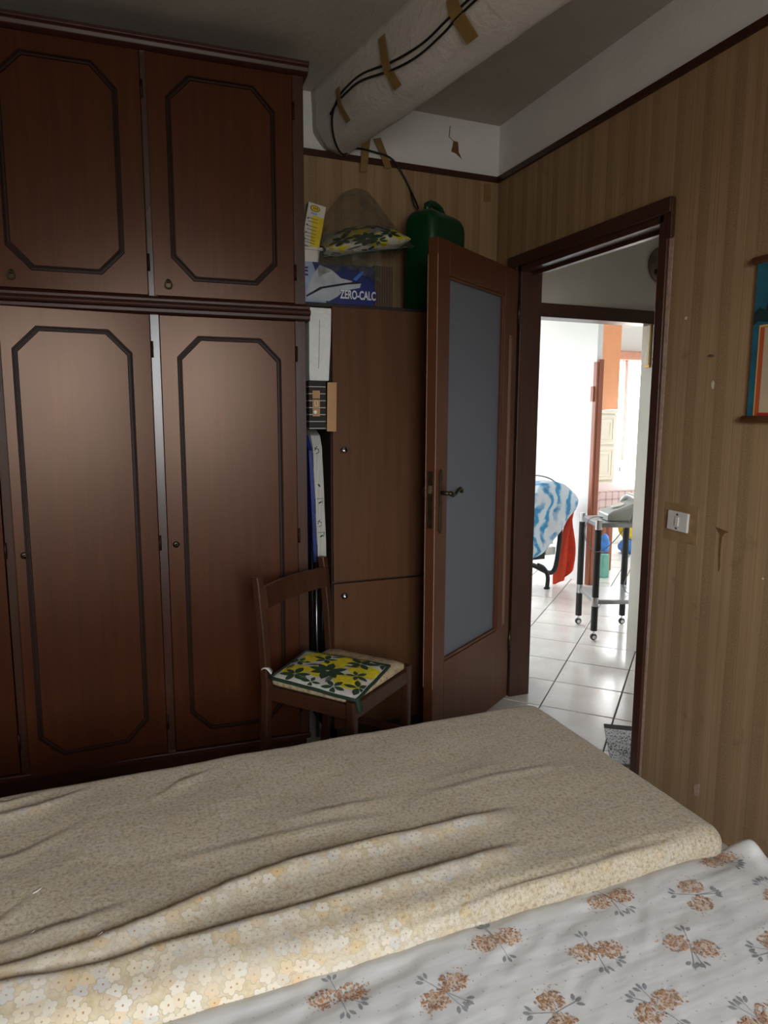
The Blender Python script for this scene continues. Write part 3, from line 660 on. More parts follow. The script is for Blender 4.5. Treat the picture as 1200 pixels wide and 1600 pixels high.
def stem(xa, ya, xb, yb, wd=.0006):
    n = 5; dx, dy = xb-xa, yb-ya; l = math.hypot(dx, dy); nx, ny = -dy/l*wd, dx/l*wd
    for k in range(n):
        a, b = k/n, (k+1)/n
        gl.add([dsurf(xa+dx*a+nx, ya+dy*a+ny), dsurf(xa+dx*b+nx, ya+dy*b+ny), dsurf(xa+dx*b-nx, ya+dy*b-ny), dsurf(xa+dx*a-nx, ya+dy*a-ny)], [(0, 1, 2, 3)])
def spray(x, y, rot, pale=0):
    for s in (-1, 1):
        cx, cy = x+s*.023*math.cos(rot), y+s*.023*math.sin(rot)
        for k in range(3):
            a = random.uniform(0, 2*PI); disc(bh, cx+.007*math.cos(a), cy+.007*math.sin(a), random.uniform(.009, .014), 9, .0005+.00008*k)
        for k in range(125):
            a = random.uniform(0, 2*PI); r = .021*math.sqrt(random.random())
            mbx = bl if random.random() > .42+pale else bl2
            disc(mbx, cx+r*math.cos(a)*1.25, cy+r*math.sin(a)*.95, random.uniform(.0011, .0023), 5, random.uniform(.0014, .0018))
        for k in range(9):
            a = rot+(0 if s > 0 else PI)+random.uniform(-.8, .8); r = random.uniform(.024, .036); disc(bl2, cx+r*math.cos(a), cy+r*math.sin(a), .0013)
    for a in (rot+PI*.5, rot-PI*.5, rot+PI*.62 if random.random() > .4 else rot-PI*.35):
        a += random.uniform(-.35, .35); bx_, by_ = x+.034*math.cos(a), y+.03*math.sin(a)
        stem(x, y, bx_+.014*math.cos(a), by_+.014*math.sin(a))
        for q in (-.7, 0, .7): gleaf(bx_+.006*math.cos(a+q), by_+.006*math.sin(a+q), .0145, a+q)
SPR = [(1.165, .985, .2), (1.027, .913, 1.3), (.869, .97, 0), (.755, .872, -.2), (.917, .818, -.5), (.605, .957, .1), (.47, .893, .3), (.309, .951, .1), (.615, .792, 1.4), (.771, .74, .3), (1.05, .754, 1.2), (1.19, .86, .4), (.20, .86, .2), (.36, .80, 1.0), (.05, .92, .4), (.5, .70, .2), (.65, .64, 1.2), (.90, .66, .3), (1.17, .70, 1.3), (-.1, .80, 1.2), (.16, .72, .4), (-.25, .93, .1), (.34, .62, .5), (1.0, .56, .3), (.8, .5, 1.2), (.5, .48, .2), (.2, .52, 1.2), (-.05, .60, .2), (-.4, .7, 1), (1.15, .5, .3)]
for x, y, r in SPR: spray(x, y, r + random.uniform(-.2, .2), random.uniform(-.15, .2))
for i in range(-22, 42):
    for j in range(8, 34):
        x, y = i*.031+(.0155 if j % 2 else 0)+random.uniform(-.002, .002), j*.031+random.uniform(-.002, .002)
        if BX0+.08 < x < 1.23 and .27 < y < .985 and not any(math.hypot(x-a, y-b) < .05 for a, b, _ in SPR): disc(dt, x, y, .0013, 5)
build(bl, 'brown_flower_print', M['bloom'], sh)['kind'] = 'stuff'; build(bl2, 'pale_flower_print', M['bloom2'], sh)['kind'] = 'stuff'
build(gl, 'grey_leaf_print', M['greyleaf'], sh)['kind'] = 'stuff'; build(dt, 'dot_print', M['dot'], sh)['kind'] = 'stuff'; build(bh, 'blush_print', M['blush'], sh)['kind'] = 'stuff'
# scraps of lint on the beige cover
for k, (x, y, s, lab) in enumerate(((-.155, 1.33, .007, 'small white scrap on the beige cover, left edge, second fold'), (-.157, 1.22, .006, 'tiny white scrap on the beige cover below the larger scrap'), (-.046, 1.161, .004, 'tiny white crumb beside the long fold of the beige cover'))):
    p = surfA(x, y); mb = MB(); mb.prism([(p.x-s, p.y-s*.8), (p.x+s*.2, p.y-s*.1), (p.x+s, p.y+s*.9), (p.x+s*.3, p.y+s*.4)], p.z+.0005, p.z+.0025, 'z')
    tag(build(mb, 'paper_scrap', M['white']), lab, 'scrap')

# ================================================================== WALL ITEMS
sw = root('light_switch', 'white square light switch on the wallpaper right of the doorway', 'switch', (XR, 1.793, 1.025))
build(bx(XR-.0015, XR+.001, 1.712, 1.862, .955, 1.087), 'wall_patch', M['patch'], sw, bevel=.01)
mb = MB(); mb.M = Matrix.Translation((0, 1.793, 1.026)) @ Matrix.Rotation(math.radians(2.5), 4, 'X')
mb.box(XR-.011, XR-.001, -.046, .046, -.034, .034); build(mb, 'plate', M['white'], sw, bevel=.004)
m0 = mb.M; mb = MB(); mb.M = m0; mb.box(XR-.015, XR-.010, -.008, .008, -.016, .016); build(mb, 'rocker', M['white'], sw, bevel=.002)
for z in (.024, -.024):
    mb = MB(); mb.M = m0; mb.lathe([(0, 0), (.004, 0), (.003, .002), (0, .002)], (XR-.0128, 0, z), 'x', 10); build(mb, 'screw', M['steel'], sw)

sr = root('wall_scroll', 'teal printed cloth scroll on wooden rods hanging on the right wall', 'wall hanging', (XR-.01, 1.40, 1.37))
SY0, SY1, SZ0, SZ1 = 1.23, 1.547, 1.378, 1.832
build(bx(XR-.010, XR-.007, SY0, SY1, SZ0, SZ1), 'cloth', M['scrollteal'], sr)
for z in (SZ0-.004, SZ1+.004): build(MB().tube([(XR-.012, SY0-.012, z), (XR-.012, SY1+.012, z)], .011, 12), 'rod', M['rodwood'], sr, smooth=True)
def sp(poly, name, mat, k): build(MB().prism(poly, XR-.0102-.0004*k, XR-.0098, 'x'), name, M[mat], sr)
sp([(SY1, 1.685), (1.53, 1.70), (1.51, 1.69), (1.49, 1.75), (1.47, 1.772), (1.45, 1.74), (1.42, 1.72), (1.38, 1.77), (1.33, 1.73), (SY0, 1.74), (SY0, 1.655), (1.5, 1.655), (1.53, 1.66), (SY1, 1.65)], 'hill_print', 'scrolldark', 1)
sp([(1.525, SZ0), (1.255, SZ0), (1.255, 1.648), (1.525, 1.648)], 'yellow_border_print', 'scrollyellow', 2)
sp([(1.52, SZ0), (1.26, SZ0), (1.26, 1.642), (1.52, 1.642)], 'orange_border_print', 'scrollorange', 3)
sp([(1.505, 1.394), (1.275, 1.394), (1.275, 1.64), (1.505, 1.64)], 'cream_panel_print', 'scrollcream', 4)
sp([(1.512, SZ0), (1.268, SZ0), (1.268, 1.392), (1.512, 1.392)], 'red_band_print', 'scrollred', 4)

# ================================================================== CABLE AND TAPES
def beamleft(y): return .895 + (3.04-y)*.15
def bpt(y, z, off=.006):
    # just outside the beam's left face or lower bevel
    x = beamleft(y)
    if z < 2.585: x += (2.585-z)*.55
    return (x-off, y, z)
c1 = [bpt(1.5, 2.60), bpt(1.8, 2.592), bpt(1.957, 2.587), bpt(2.067, 2.582), bpt(2.207, 2.576), bpt(2.385, 2.593), bpt(2.589, 2.637), bpt(2.715, 2.641), bpt(2.797, 2.625), bpt(2.86, 2.575)]
c1 += [(.955, 2.93, 2.52), (1.01, 2.985, 2.49), (1.082, 3.02, 2.536), (1.172, 3.024, 2.534), (1.249, 3.024, 2.519), (1.305, 3.024, 2.461), (1.353, 3.022, 2.382), (1.37, 2.99, 2.31)]
tag(build(MB().tube(smooth_path(c1), .0042, 6), 'cable', M['cable'], smooth=True), 'black cable along the beam running down to the jerrycan', 'cable')
c2 = [bpt(1.5, 2.585, .009), bpt(1.957, 2.572, .009), bpt(2.1, 2.560, .009), bpt(2.25, 2.556, .009), bpt(2.4, 2.572, .009), bpt(2.6, 2.615, .009), bpt(2.72, 2.618, .009), bpt(2.80, 2.61, .009), bpt(2.85, 2.585, .012)]
tag(build(MB().tube(smooth_path(c2), .0042, 6), 'cable', M['cable'], smooth=True), 'second black cable taped under the first along the beam', 'cable')
c3 = [(1.375, 3.0, 2.30), (1.36, 3.015, 2.33), (1.352, 3.02, 2.36), (1.345, 3.025, 2.40)]
tag(build(MB().tube(c3, .003, 6), 'wire_end', M['cable'], smooth=True), 'short loose wire end sticking up behind the jerrycan', 'wire')
def tape(pts, lab, th=.0015):
    a = [Vector(p) for p in pts]; mb = MB(); n = len(a)//2
    mb.add(a, [(2*k, 2*k+1, 2*k+3, 2*k+2) for k in range(n-1)])
    o = build(mb, 'tape_strip', M['tape']); o.modifiers.new('solid', 'SOLIDIFY').thickness = th
    tag(o, lab, 'tape', 'brown tape strips holding the cable')
def btape(y0, z0, y1, z1, wd, lab):
    pts = []
    for k in range(7):
        t = k/6; y = y0+(y1-y0)*t; z = z0+(z1-z0)*t
        for s in (0, 1): yy = y - s*wd; p = bpt(yy, z, .011); pts.append(p)
    tape(pts, lab)
btape(2.06, 2.63, 2.02, 2.50, .055, 'brown tape strip over the cables, highest on the beam near the photo top')
btape(2.47, 2.70, 2.42, 2.52, .045, 'brown tape strip over the cables, middle of the beam')
btape(2.80, 2.66, 2.77, 2.53, .03, 'brown tape strip over the cables at the bend near the wardrobe')
yw = YB-.016
tape([(1.112, yw-.012, 2.585), (1.150, yw-.012, 2.59), (1.110, yw, 2.53), (1.146, yw, 2.535), (1.104, yw, 2.445), (1.138, yw, 2.45)], 'brown tape strip hanging straight from the beam end on the back wall')
tape([(1.168, yw, 2.59), (1.200, yw, 2.60), (1.20, yw, 2.53), (1.232, yw, 2.535), (1.222, yw, 2.475), (1.256, yw, 2.48)], 'brown tape strip slanting across the moulding over the cable')
tape([(1.735, YB-.003, 2.475), (1.770, YB-.003, 2.48), (1.738, YB-.004, 2.44), (1.773, YB-.004, 2.44), (1.735, YB-.008, 2.395), (1.772, YB-.008, 2.40)], 'brown tape strip on the back wall near the room corner')

# ================================================================== THINGS ON THE CABINET
tag(build(bx(.757, 1.50, 2.70, 3.03, 1.806, 1.822), 'board', M['darkboard'], bevel=.002), 'dark board lying across the cabinet top', 'board')
ib = root('iron_box', 'blue printed steam iron carton lying on the cabinet top', 'box', (.91, 2.83, 1.823))
build(bx(.757, 1.065, 2.75, 2.93, 1.823, 1.985), 'carton', M['boxblue'], ib, bevel=.002)
def ibp(poly, name, mat, k): build(MB().prism(poly, 2.75-.0006*k, 2.7502), name, M[mat], ib)
ibp([(.758, 1.823), (.86, 1.823), (.80, 1.984), (.758, 1.984)], 'pale_ground_print', 'boxpale', 1)
ibp([(.772, 1.848), (.79, 1.836), (.87, 1.838), (.905, 1.858), (.93, 1.882), (1.00, 1.898), (1.005, 1.915), (.93, 1.905), (.84, 1.885)], 'iron_sole_print', 'ironwhite2', 3)
ibp([(.772, 1.86), (.80, 1.93), (.83, 1.975), (.88, 1.96), (.92, 1.93), (.97, 1.922), (.94, 1.905), (.84, 1.887)], 'iron_body_print', 'ironsilver', 2)
ibp([(.775, 1.848), (.84, 1.884), (.94, 1.906), (1.0, 1.917), (.995, 1.922), (.93, 1.912), (.83, 1.89), (.772, 1.853)], 'iron_line_print', 'ink', 4)
ibp([(.97, 1.93), (1.01, 1.965), (1.02, 1.96), (.985, 1.925)], 'nozzle_print', 'bluebag', 2)
def text(s, name, mat, parent, loc, size, xs, off=.025, rotz=0):
    cu_ = bpy.data.curves.new('t', 'FONT'); cu_.body = s; cu_.size = size; cu_.extrude = .0004; cu_.offset = size*off
    to = bpy.data.objects.new('t', cu_); COL.objects.link(to); bpy.context.view_layer.update()
    me = bpy.data.meshes.new_from_object(to.evaluated_get(bpy.context.evaluated_depsgraph_get())); bpy.data.objects.remove(to)
    T_ = Matrix.Translation(loc) @ Matrix.Rotation(rotz, 4, 'Z') @ Matrix.Rotation(PI/2, 4, 'X') @ Matrix.Scale(xs, 4, (1, 0, 0))
    me.transform(WM[parent].inverted() @ T_); me.materials.clear(); me.materials.append(mat)
    o = bpy.data.objects.new(name, me); COL.objects.link(o); o.parent = parent; return o
text('ZERO-CALC', 'lettering_shadow', M['boxblue'], ib, (.9135, 2.7462, 1.8505), .049, .60, .05)
text('ZERO-CALC', 'lettering', M['ironwhite'], ib, (.9145, 2.7445, 1.852), .047, .60)
for z in (1.93, 1.945, 1.957): ibp([(.762, z), (.782, z), (.782, z+.007), (.762, z+.007)], 'small_print', 'boxblue', 4)
bb = tag(build(bx(1.068, 1.150, 2.76, 2.93, 1.823, 1.995), 'cardboard_box', M['kraft'] if 0 else M['corrugate'], bevel=.002), 'brown box with dark upright lines beside the blue iron carton', 'box')
tb = root('plastic_tub', 'small white plastic tub with a flat rim on the iron carton', 'tub', (.80, 2.80, 1.986))
build(MB().loft([rrect(.062, .05, .01, 1.986, .80, 2.785), rrect(.072, .06, .01, 2.03, .80, 2.785), rrect(.09, .07, .01, 2.031, .803, 2.785), rrect(.09, .07, .01, 2.042, .803, 2.785)]), 'tub_body', M['white'], tb, bevel=.001)
ct = root('carton', 'tall yellow and white printed carton tilted against the wardrobe on the tub', 'box', (.80, 2.785, 2.043))
Rt = Matrix.Translation((.797, 2.785, 2.046)) @ Matrix.Rotation(math.radians(11), 4, 'Y')
mb = MB(); mb.M = Rt; mb.box(-.036, .036, -.02, .02, 0, .165); build(mb, 'carton_body', M['white'], ct, bevel=.001)
def ctp(poly, name, mat, k):
    mb = MB(); mb.M = Rt; mb.prism(poly, -.02-.0005*k, -.0198); return build(mb, name, M[mat], ct)
ctp([(.036, .002), (.036, .118), (-.012, .118), (-.002, .002)], 'yellow_print', 'yellow', 1)
ctp([(-.016+.02*math.cos(a)+.01, .146+.012*math.sin(a)) for a in [2*PI*k/16 for k in range(16)]], 'emblem_rim', 'ink', 1)
ctp([(-.006+.017*math.cos(a), .146+.0095*math.sin(a)) for a in [2*PI*k/16 for k in range(16)]], 'emblem_ground', 'yellow', 2)
for x in (-.013, -.006, .001): ctp([(x, .142), (x+.003, .142), (x+.003, .151), (x, .151)], 'emblem_letter', 'ink', 3)
ctp([(-.02, .122), (.006, .122), (.006, .130), (-.02, .130)], 'blue_line_print', 'boxpale', 2)
for z in (.105, .092, .075, .062, .048, .035, .022, .012): ctp([(-.026, z), (random.uniform(.0, .02), z), (.015, z+.0022), (-.026, z+.0022)], 'small_print', 'leaf2', 2)
for x, z in ((-.03, .10), (-.03, .075), (-.03, .045), (-.03, .02)): ctp([(x, z), (x+.005, z), (x+.005, z+.006), (x, z+.006)], 'mark_print', 'ink', 2)

# folded lemon cushion in a clear bag
lem, lv, lv2 = MB(), MB(), MB()
def kpos(u, v, h=0):
    # u along the width, v around the front rim from underside to top
    x = .868 + .372*u; zc = 2.045 + .075*u + .012*math.sin(PI*u); th = .030 + .012*math.sin(PI*u)
    a = -PI/2 + PI*v; k = min(1, 6*u*(1-u)+.3)
    bulge = .07*math.cos(a)
    return Vector((x, 2.85 - (bulge+h)*1.0 - .05*math.sin(PI*u) + .10*max(0, v-.5)*2, zc + th*math.sin(a)*k + (.045*max(0, v-.5)*2) + h*.4))
kc = root('lemon_cushion', 'lemon printed cushion folded inside the clear bag on the boxes', 'cushion', (1.05, 2.85, 2.03))
mb = MB(); mb.grid(lambda u, v: kpos(u, v), 30, 10); mb.grid(lambda u, v: Vector((.868+.372*u, 2.80+.18*v, 2.02+.07*u + .05*v)), 8, 4)
build(mb, 'pad', M['cushion_white'], kc, smooth=True)
lemons(kpos, [(.10, .4, .09, .3, 0), (.90, .5, .11, .35, 0), (.58, .3, .08, .25, .1), (.35, .75, .1, .2, 0)], [(.42, .5, 8, .17, 0), (.18, .6, 6, .13, 0), (.72, .6, 6, .13, .4), (.6, .85, 6, .13, .2), (.08, .1, 4, .1, 0), (.48, .12, 5, .12, 0), (.3, .85, 6, .14, .3), (.8, .9, 6, .12, .3), (.56, .4, 5, .12, .9)], [(.3, .3, .09, .3), (.25, .72, .1, 1.2), (.5, .8, .1, .2), (.68, .75, .1, 2), (.4, .95, .1, .4)])
for m_, n_, k_ in ((lem, 'lemon_print', 'lemon'), (lv, 'leaf_print', 'leaf'), (lv2, 'grey_leaf_print', 'leaf2')): build(m_, n_, M[k_], kc, smooth=True)['kind'] = 'stuff'
build(MB().tube([kpos(k/20, .06) + Vector((0, -.002, -.002)) for k in range(21)], .004, 6), 'piping', M['darkgreen'], kc, smooth=True)
def bag(u, v):
    a = PI*(1-u); x = 1.045 + .20*math.cos(a); top = .245*math.sin(a)**.8*(1 - .12*math.sin(3*a))
    z = 2.03 + .06*u + top*math.sin(v*PI*.62); y = 2.735 + .24*v + .04*math.sin(a*2)
    n = noise.noise(Vector((x*16, y*16, z*16)))*.016 + noise.noise(Vector((x*45, y*45, z*45)))*.006
    return Vector((x+n*.6, y+n - .02*math.sin(a), z+n))
o = build(MB().grid(bag, 40, 24), 'plastic_bag', M['film'], smooth=True); tag(o, 'crumpled clear plastic bag around the lemon cushion', 'bag')
pl_ = build(MB().grid(lambda u, v: Vector((.82+.27*u, 2.738+.012*noise.noise(Vector((u*6, v*6, 0))), 1.965+.075*v+.02*noise.noise(Vector((u*9, v*5, 2)))-.05*(u-.45)**2*4*(1-v))), 24, 10), 'plastic_sheet', M['film'], smooth=True)
tag(pl_, 'loose clear plastic hanging over the front of the iron carton', 'plastic sheet')

# green jerrycan
jc = root('jerrycan', 'large green plastic jerrycan on the cabinet behind the door', 'jerrycan', (1.33, 2.745, 1.823), math.radians(30))
ja, jb = .27, .165
mb = MB(); cx, cy = ja/2, jb/2
mb.loft([rrect(a, b, r, z, cx+o_, cy, 6) for a, b, r, z, o_ in ((ja-.03, jb-.03, .03, 0, 0), (ja, jb, .035, .018, 0), (ja, jb, .035, .375, 0), (ja-.004, jb-.004, .036, .395, -.002), (ja-.022, jb-.02, .034, .414, -.006), (ja-.055, jb-.05, .028, .428, -.012), (ja-.12, jb-.10, .02, .438, -.02))])
build(mb, 'body', M['green'], jc, local=True, smooth=True)
build(MB().tube([(.065, cy, .43), (.07, cy, .462), (.095, cy, .475), (.135, cy, .475), (.165, cy, .468), (.185, cy, .445), (.19, cy, .41)], [.016, .016, .015, .015, .015, .016, .016], 10), 'handle', M['green'], jc, local=True, smooth=True)
build(MB().tube([(.225, cy, .385), (.238, cy, .425)], [.026, .026], 12), 'cap', M['black'], jc, local=True, smooth=True, label='black screw cap')

# ================================================================== THINGS IN THE GAP
bd = root('ironing_board', 'folded ironing board with striped cover and blue edge standing in the gap', 'ironing board', (.80, 2.85, 0))
mb = MB()
def bsec(z, x0, x1, yf): return [(x0, yf, z), (x1, yf, z), (x1, 2.99, z), (x0, 2.99, z)]
def bxx(z): t = (1.32-z)/1.0; return .779+.033*t, .818+.030*t
mb.loft([bsec(z, *bxx(z), yf) for z, yf in ((.79, 2.70), (.9, 2.70), (1.05, 2.70), (1.25, 2.705), (1.30, 2.73), (1.322, 2.78))])
build(mb, 'cover', M['boardstripe'], bd)
mb = MB(); mb.loft([[(bxx(z)[0]-.016, yf, z), (bxx(z)[0]-.001, yf, z), (bxx(z)[0]-.001, 2.98, z), (bxx(z)[0]-.016, 2.98, z)] for z, yf in ((.78, 2.705), (.9, 2.705), (1.05, 2.705), (1.24, 2.71), (1.30, 2.76))])
build(mb, 'blue_edge', M['boxblue'], bd, label='blue edging')
for z, kind in ((1.24, 0), (1.10, 1), (1.03, 2), (.94, 0), (.89, 2)):
    x0, x1 = bxx(z); xm = (x0+x1)/2; mb = MB()
    if kind == 1: mb.tube([(xm-.005, 2.6985, z+.004), (xm+.003, 2.6985, z-.006)], .003, 5)
    elif kind == 0: mb.tube([(xm-.014, 2.6985, z+.012), (xm+.002, 2.6985, z+.006), (xm+.004, 2.6985, z-.006), (xm-.010, 2.6985, z-.012)], .0013, 5).tube([(xm-.014, 2.6985, z), (xm-.004, 2.6985, z+.018)], .0012, 5)
    else: mb.tube([(xm-.014, 2.6985, z+.014), (xm+.012, 2.6985, z+.015), (xm+.010, 2.6985, z-.004)], .0012, 5).tube([(xm-.006, 2.6985, z-.004), (xm+.006, 2.6985, z+.002)], .0028, 5)
    build(mb, 'mark_print', M['ink'], bd)
for x in (.800, .826): build(MB().tube([(x, 2.74, .0), (x, 2.74, .82)], .007, 8), 'leg', M['steel' if x < .81 else 'blackmetal'], bd, smooth=True)
build(MB().tube([(.775, 2.72, .25), (.778, 2.72, .95)], .005, 8), 'leg', M['blackmetal'], bd, smooth=True)
sb = root('striped_box', 'black striped carton with tan labels wedged above the ironing board', 'box', (.77, 2.75, 1.325))
build(bx(.738, .806, 2.60, 2.72, 1.326, 1.512), 'carton', M['boxstripe'], sb, bevel=.002)
for z in (1.378, 1.412, 1.446): build(bx(.752, .781, 2.5985, 2.6005, z, z+.030), 'tan_label', M['kraft'], sb)
build(MB().lathe([(.003, 0), (.0065, 0), (.0065, .0012), (.003, .0012)], (.762, 2.598, 1.394), 'y', 14), 'ring_mark', M['ironwhite'], sb)
build(MB().tube([(.761, 2.598, 1.418), (.772, 2.598, 1.418), (.772, 2.598, 1.436), (.761, 2.598, 1.436), (.761, 2.598, 1.418)], .0012, 5), 'square_mark', M['ironwhite'], sb)
mb = MB(); mb.M = Matrix.Translation((.808, 2.598, 1.32)) @ Matrix.Rotation(math.radians(-18), 4, 'Z') @ Matrix.Rotation(math.radians(1), 4, 'Y')
mb.box(0, .036, -.003, .003, 0, .188); build(mb, 'open_flap', M['kraft'], sb, label='open brown cardboard flap')
fb = root('foam_box', 'white foam block standing on the striped carton in the gap', 'foam box', (.787, 2.75, 1.513))
build(MB().loft([[(x0, 2.62, z), (x1, 2.62, z), (x1, 2.80, z), (x0, 2.80, z)] for x0, x1, z in ((.747, .826, 1.514), (.746, .828, 1.56), (.747, .834, 1.66), (.747, .838, 1.79))]), 'foam_block', M['foam'], fb, bevel=.004)
build(MB().tube([(.789, 2.6195, 1.745), (.788, 2.6195, 1.70), (.786, 2.6195, 1.64), (.783, 2.6195, 1.56)], .001, 5), 'scratch', M['leaf2'], fb)

# ================================================================== HALL, PASSAGE, LIVING ROOM, KITCHEN
HY0, HY1 = 3.10, 3.19
# floor of separate diagonal tiles, clipped to the rooms
hf_ = struct('floor_hall', bx(XR, 6.05, .9, 6.2, -.06, -.004), M['grout'], 'pale tiled floor of hall and rooms beyond the doorway', 'floor')
d1v, d2v = Vector((.7325, .681)), Vector((.681, -.7325)); TS = .3395
def clip(poly, x0, x1, y0, y1):
    for ax, val, sgn in ((0, x0, 1), (0, x1, -1), (1, y0, 1), (1, y1, -1)):
        out = []
        for i in range(len(poly)):
            a, b = poly[i], poly[(i+1) % len(poly)]; da, db = sgn*(a[ax]-val), sgn*(b[ax]-val)
            if da >= 0: out.append(a)
            if da*db < 0: t = da/(da-db); out.append((a[0]+(b[0]-a[0])*t, a[1]+(b[1]-a[1])*t))
        poly = out
        if len(poly) < 3: return []
    return poly
shared = None; g = .0032
for i in range(-10, 22):
    for j in range(-16, 18):
        s0, t0 = 3.198 + i*TS, -.661 + j*TS
        def W(s, t): p = d1v*s + d2v*t; return (p.x, p.y)
        q = [W(s0+g, t0+g), W(s0+TS-g, t0+g), W(s0+TS-g, t0+TS-g), W(s0+g, t0+TS-g)]
        c = clip(q, -.2, 6.0 if q[0][1] > 1.3 else 1.86, -1.28, 6.15)
        cx, cy = sum(p[0] for p in q)/4, sum(p[1] for p in q)/4
        if not c or cx > 1.25*cy+.5: continue
        if cx < .48*cy+.3 and (cy > 3.0 or cx < .1): continue
        if cy < 1.3 and (cx < 1.15 or cx > 2.1): continue
        whole = len(c) == 4 and all(abs(a[0]-b[0])+abs(a[1]-b[1]) < 1e-6 for a, b in zip(c, q))
        dz = random.uniform(-.0006, .0006)
        if whole and shared:
            o = bpy.data.objects.new('tile', shared.data); COL.objects.link(o); o.parent = hf_; o.location = (cx, cy, dz)
            for m_ in shared.modifiers: pass
        else:
            mb = MB(); mb.prism(c, -.006, -.0015, 'z'); n = len(c)
            k = .0035; inn = [(p[0]+(cx-p[0])*k*4, p[1]+(cy-p[1])*k*4) for p in c]
            mb2 = MB(); mb2.loft([[(p[0], p[1], -.006) for p in c], [(p[0], p[1], -.0012) for p in c], [(p[0], p[1], 0) for p in inn]])
            o = build(mb2, 'tile', M['tile'], hf_, origin=(cx, cy, dz))
            if whole: shared = o
struct('ceiling_hall', bx(XR+T, 6.1, .9, 6.3, ZC, ZC+.08), M['white_paint'], 'white ceiling of hall and rooms beyond', 'ceiling')
# hall walls
struct('wall_hall', MB().box(1.92, 2.87, HY0, HY1, 1.90, ZC).box(2.87, 3.66, HY0, HY1, 0, ZC).box(1.88, 2.05, HY0, HY1, 0, ZC), M['hall_paint'], 'grey white hall wall above the far opening', 'wall')
struct('wall_hall_right', MB().box(3.0, 3.1, .9, HY0, 0, ZC).box(1.92, 3.0, .9, 1.0, 0, ZC), M['hall_paint'], 'hall wall opposite the bedroom', 'wall')
struct('trim_4', bx(2.05, 2.95, HY0-.018, HY1+.01, 1.888, 1.958), M['frame_wood'], 'dark brown wooden lintel over the far opening', 'lintel', bevel=.004)
struct('baseboard_hall', bx(2.868, 3.0, HY0-.012, HY0, 0, .07), M['hall_paint'], 'low baseboard on the hall wall stub', 'baseboard')
wp = root('wall_plate', 'round mottled brown disc hung high on the hall wall', 'wall decoration', (2.885, HY0, 2.2))
build(MB().lathe([(0, .0), (.095, .004), (.10, .012), (.085, .018), (.055, .026), (.03, .03), (.012, .022), (0, .02)], (2.893, HY0, 2.205), 'y', 28), 'disc', M['disc'], wp, smooth=True)
build(MB().lathe([(0, .0), (.016, .0), (.014, .02), (0, .022)], (2.842, HY0-.012, 2.165), 'y', 12), 'dark_knob', M['ink'], wp, smooth=True)
pf = root('picture_frame', 'narrow gold framed picture on the side of the wall stub', 'picture', (2.868, 3.15, 1.7))
build(bx(2.858, 2.8695, 3.112, 3.145, 1.655, 1.93), 'frame', M['brass'], pf, bevel=.002); build(bx(2.856, 2.859, 3.118, 3.139, 1.67, 1.915), 'picture', M['cream'], pf)

# living room: bright white wall that ends at the far doorway
LX = 3.66
struct('wall_living_right', MB().box(LX, LX+.05, 4.56, 6.2, 0, ZC).box(LX, LX+.1, 3.19, 3.62, 0, ZC).box(LX, LX+.1, 3.62, 4.56, 2.45, ZC), M['white_paint'], 'bright white living room wall behind the folding bed', 'wall')
struct('wall_living_far', MB().box(1.0, 1.6, 6.15, 6.25, 0, ZC).box(3.15, LX, 6.15, 6.25, 0, ZC).box(1.6, 3.15, 6.15, 6.25, 0, .9).box(1.6, 3.15, 6.15, 6.25, 2.2, ZC), M['white_paint'], 'living room wall with the wide window', 'wall')
struct('wall_living_left', bx(1.0, 1.1, 3.11, 6.15, 0, ZC), M['white_paint'], 'left wall of the living room', 'wall')
struct('wall_living_near', bx(1.0, 1.93, 3.11, HY1, 0, ZC), M['white_paint'], 'living room wall behind the bedroom', 'wall')
struct('floor_living', bx(1.0, 1.86, 3.11, 6.2, -.06, 0), M['tile'], 'pale floor at the left of the living room', 'floor')
struct('ceiling_living', bx(1.0, XR+T, 3.10, 6.3, ZC, ZC+.08), M['white_paint'], 'white ceiling over the left of the living room', 'ceiling')
w2 = root('window_2', 'wide living room window', 'window', (2.375, 6.2, .9), kind='structure')
for x in (1.60, 2.35, 3.10): build(bx(x, x+.05, 6.17, 6.23, .9, 2.2), 'window_stile', M['white'], w2)
for z in (.9, 2.15): build(bx(1.60, 3.15, 6.16, 6.24, z, z+.05), 'window_rail', M['white'], w2)
t5 = root('trim_5', 'brown wooden door jamb at the end of the white wall', 'door jamb', (LX, 4.55, 0), kind='structure')
build(bx(LX-.015, LX+.001, 4.535, 4.578, 0, 1.81), 'casing', M['brownjamb'], t5, bevel=.003)
build(bx(LX+.003, LX+.048, 4.530, 4.56, 0, 1.83), 'jamb_board', M['brownjamb'], t5, bevel=.003)
build(bx(LX-.028, LX-.013, 4.555, 4.588, 1.50, 1.62), 'latch_plate', M['brownjamb'], t5, bevel=.002)
# kitchen
struct('wall_kitchen_far', MB().box(LX+.1, 4.90, 6.0, 6.1, 0, ZC).box(4.90, 6.0, 6.0, 6.1, 0, .55).box(4.90, 6.0, 6.0, 6.1, 2.02, ZC), M['white_paint'], 'bright kitchen wall around the far window', 'wall')
struct('wall_kitchen_right', MB().box(6.0, 6.1, 2.3, 4.0, 0, ZC).box(6.0, 6.1, 4.7, 6.1, 0, ZC).box(6.0, 6.1, 4.0, 4.7, 0, 1.1).box(6.0, 6.1, 4.0, 4.7, 1.95, ZC), M['white_paint'], 'right wall of the kitchen', 'wall')
struct('wall_kitchen_near', bx(LX, 6.0, 2.3, 2.4, 0, ZC), M['white_paint'], 'near wall of the kitchen', 'wall')
w4 = root('added_window', 'unseen side window added to brighten the kitchen', 'window', (6.05, 4.35, 1.1), kind='structure')  # added opening out of view, lets more sky light into the kitchen
for y in (4.0, 4.65): build(bx(6.02, 6.08, y, y+.05, 1.1, 1.95), 'window_stile', M['white'], w4)
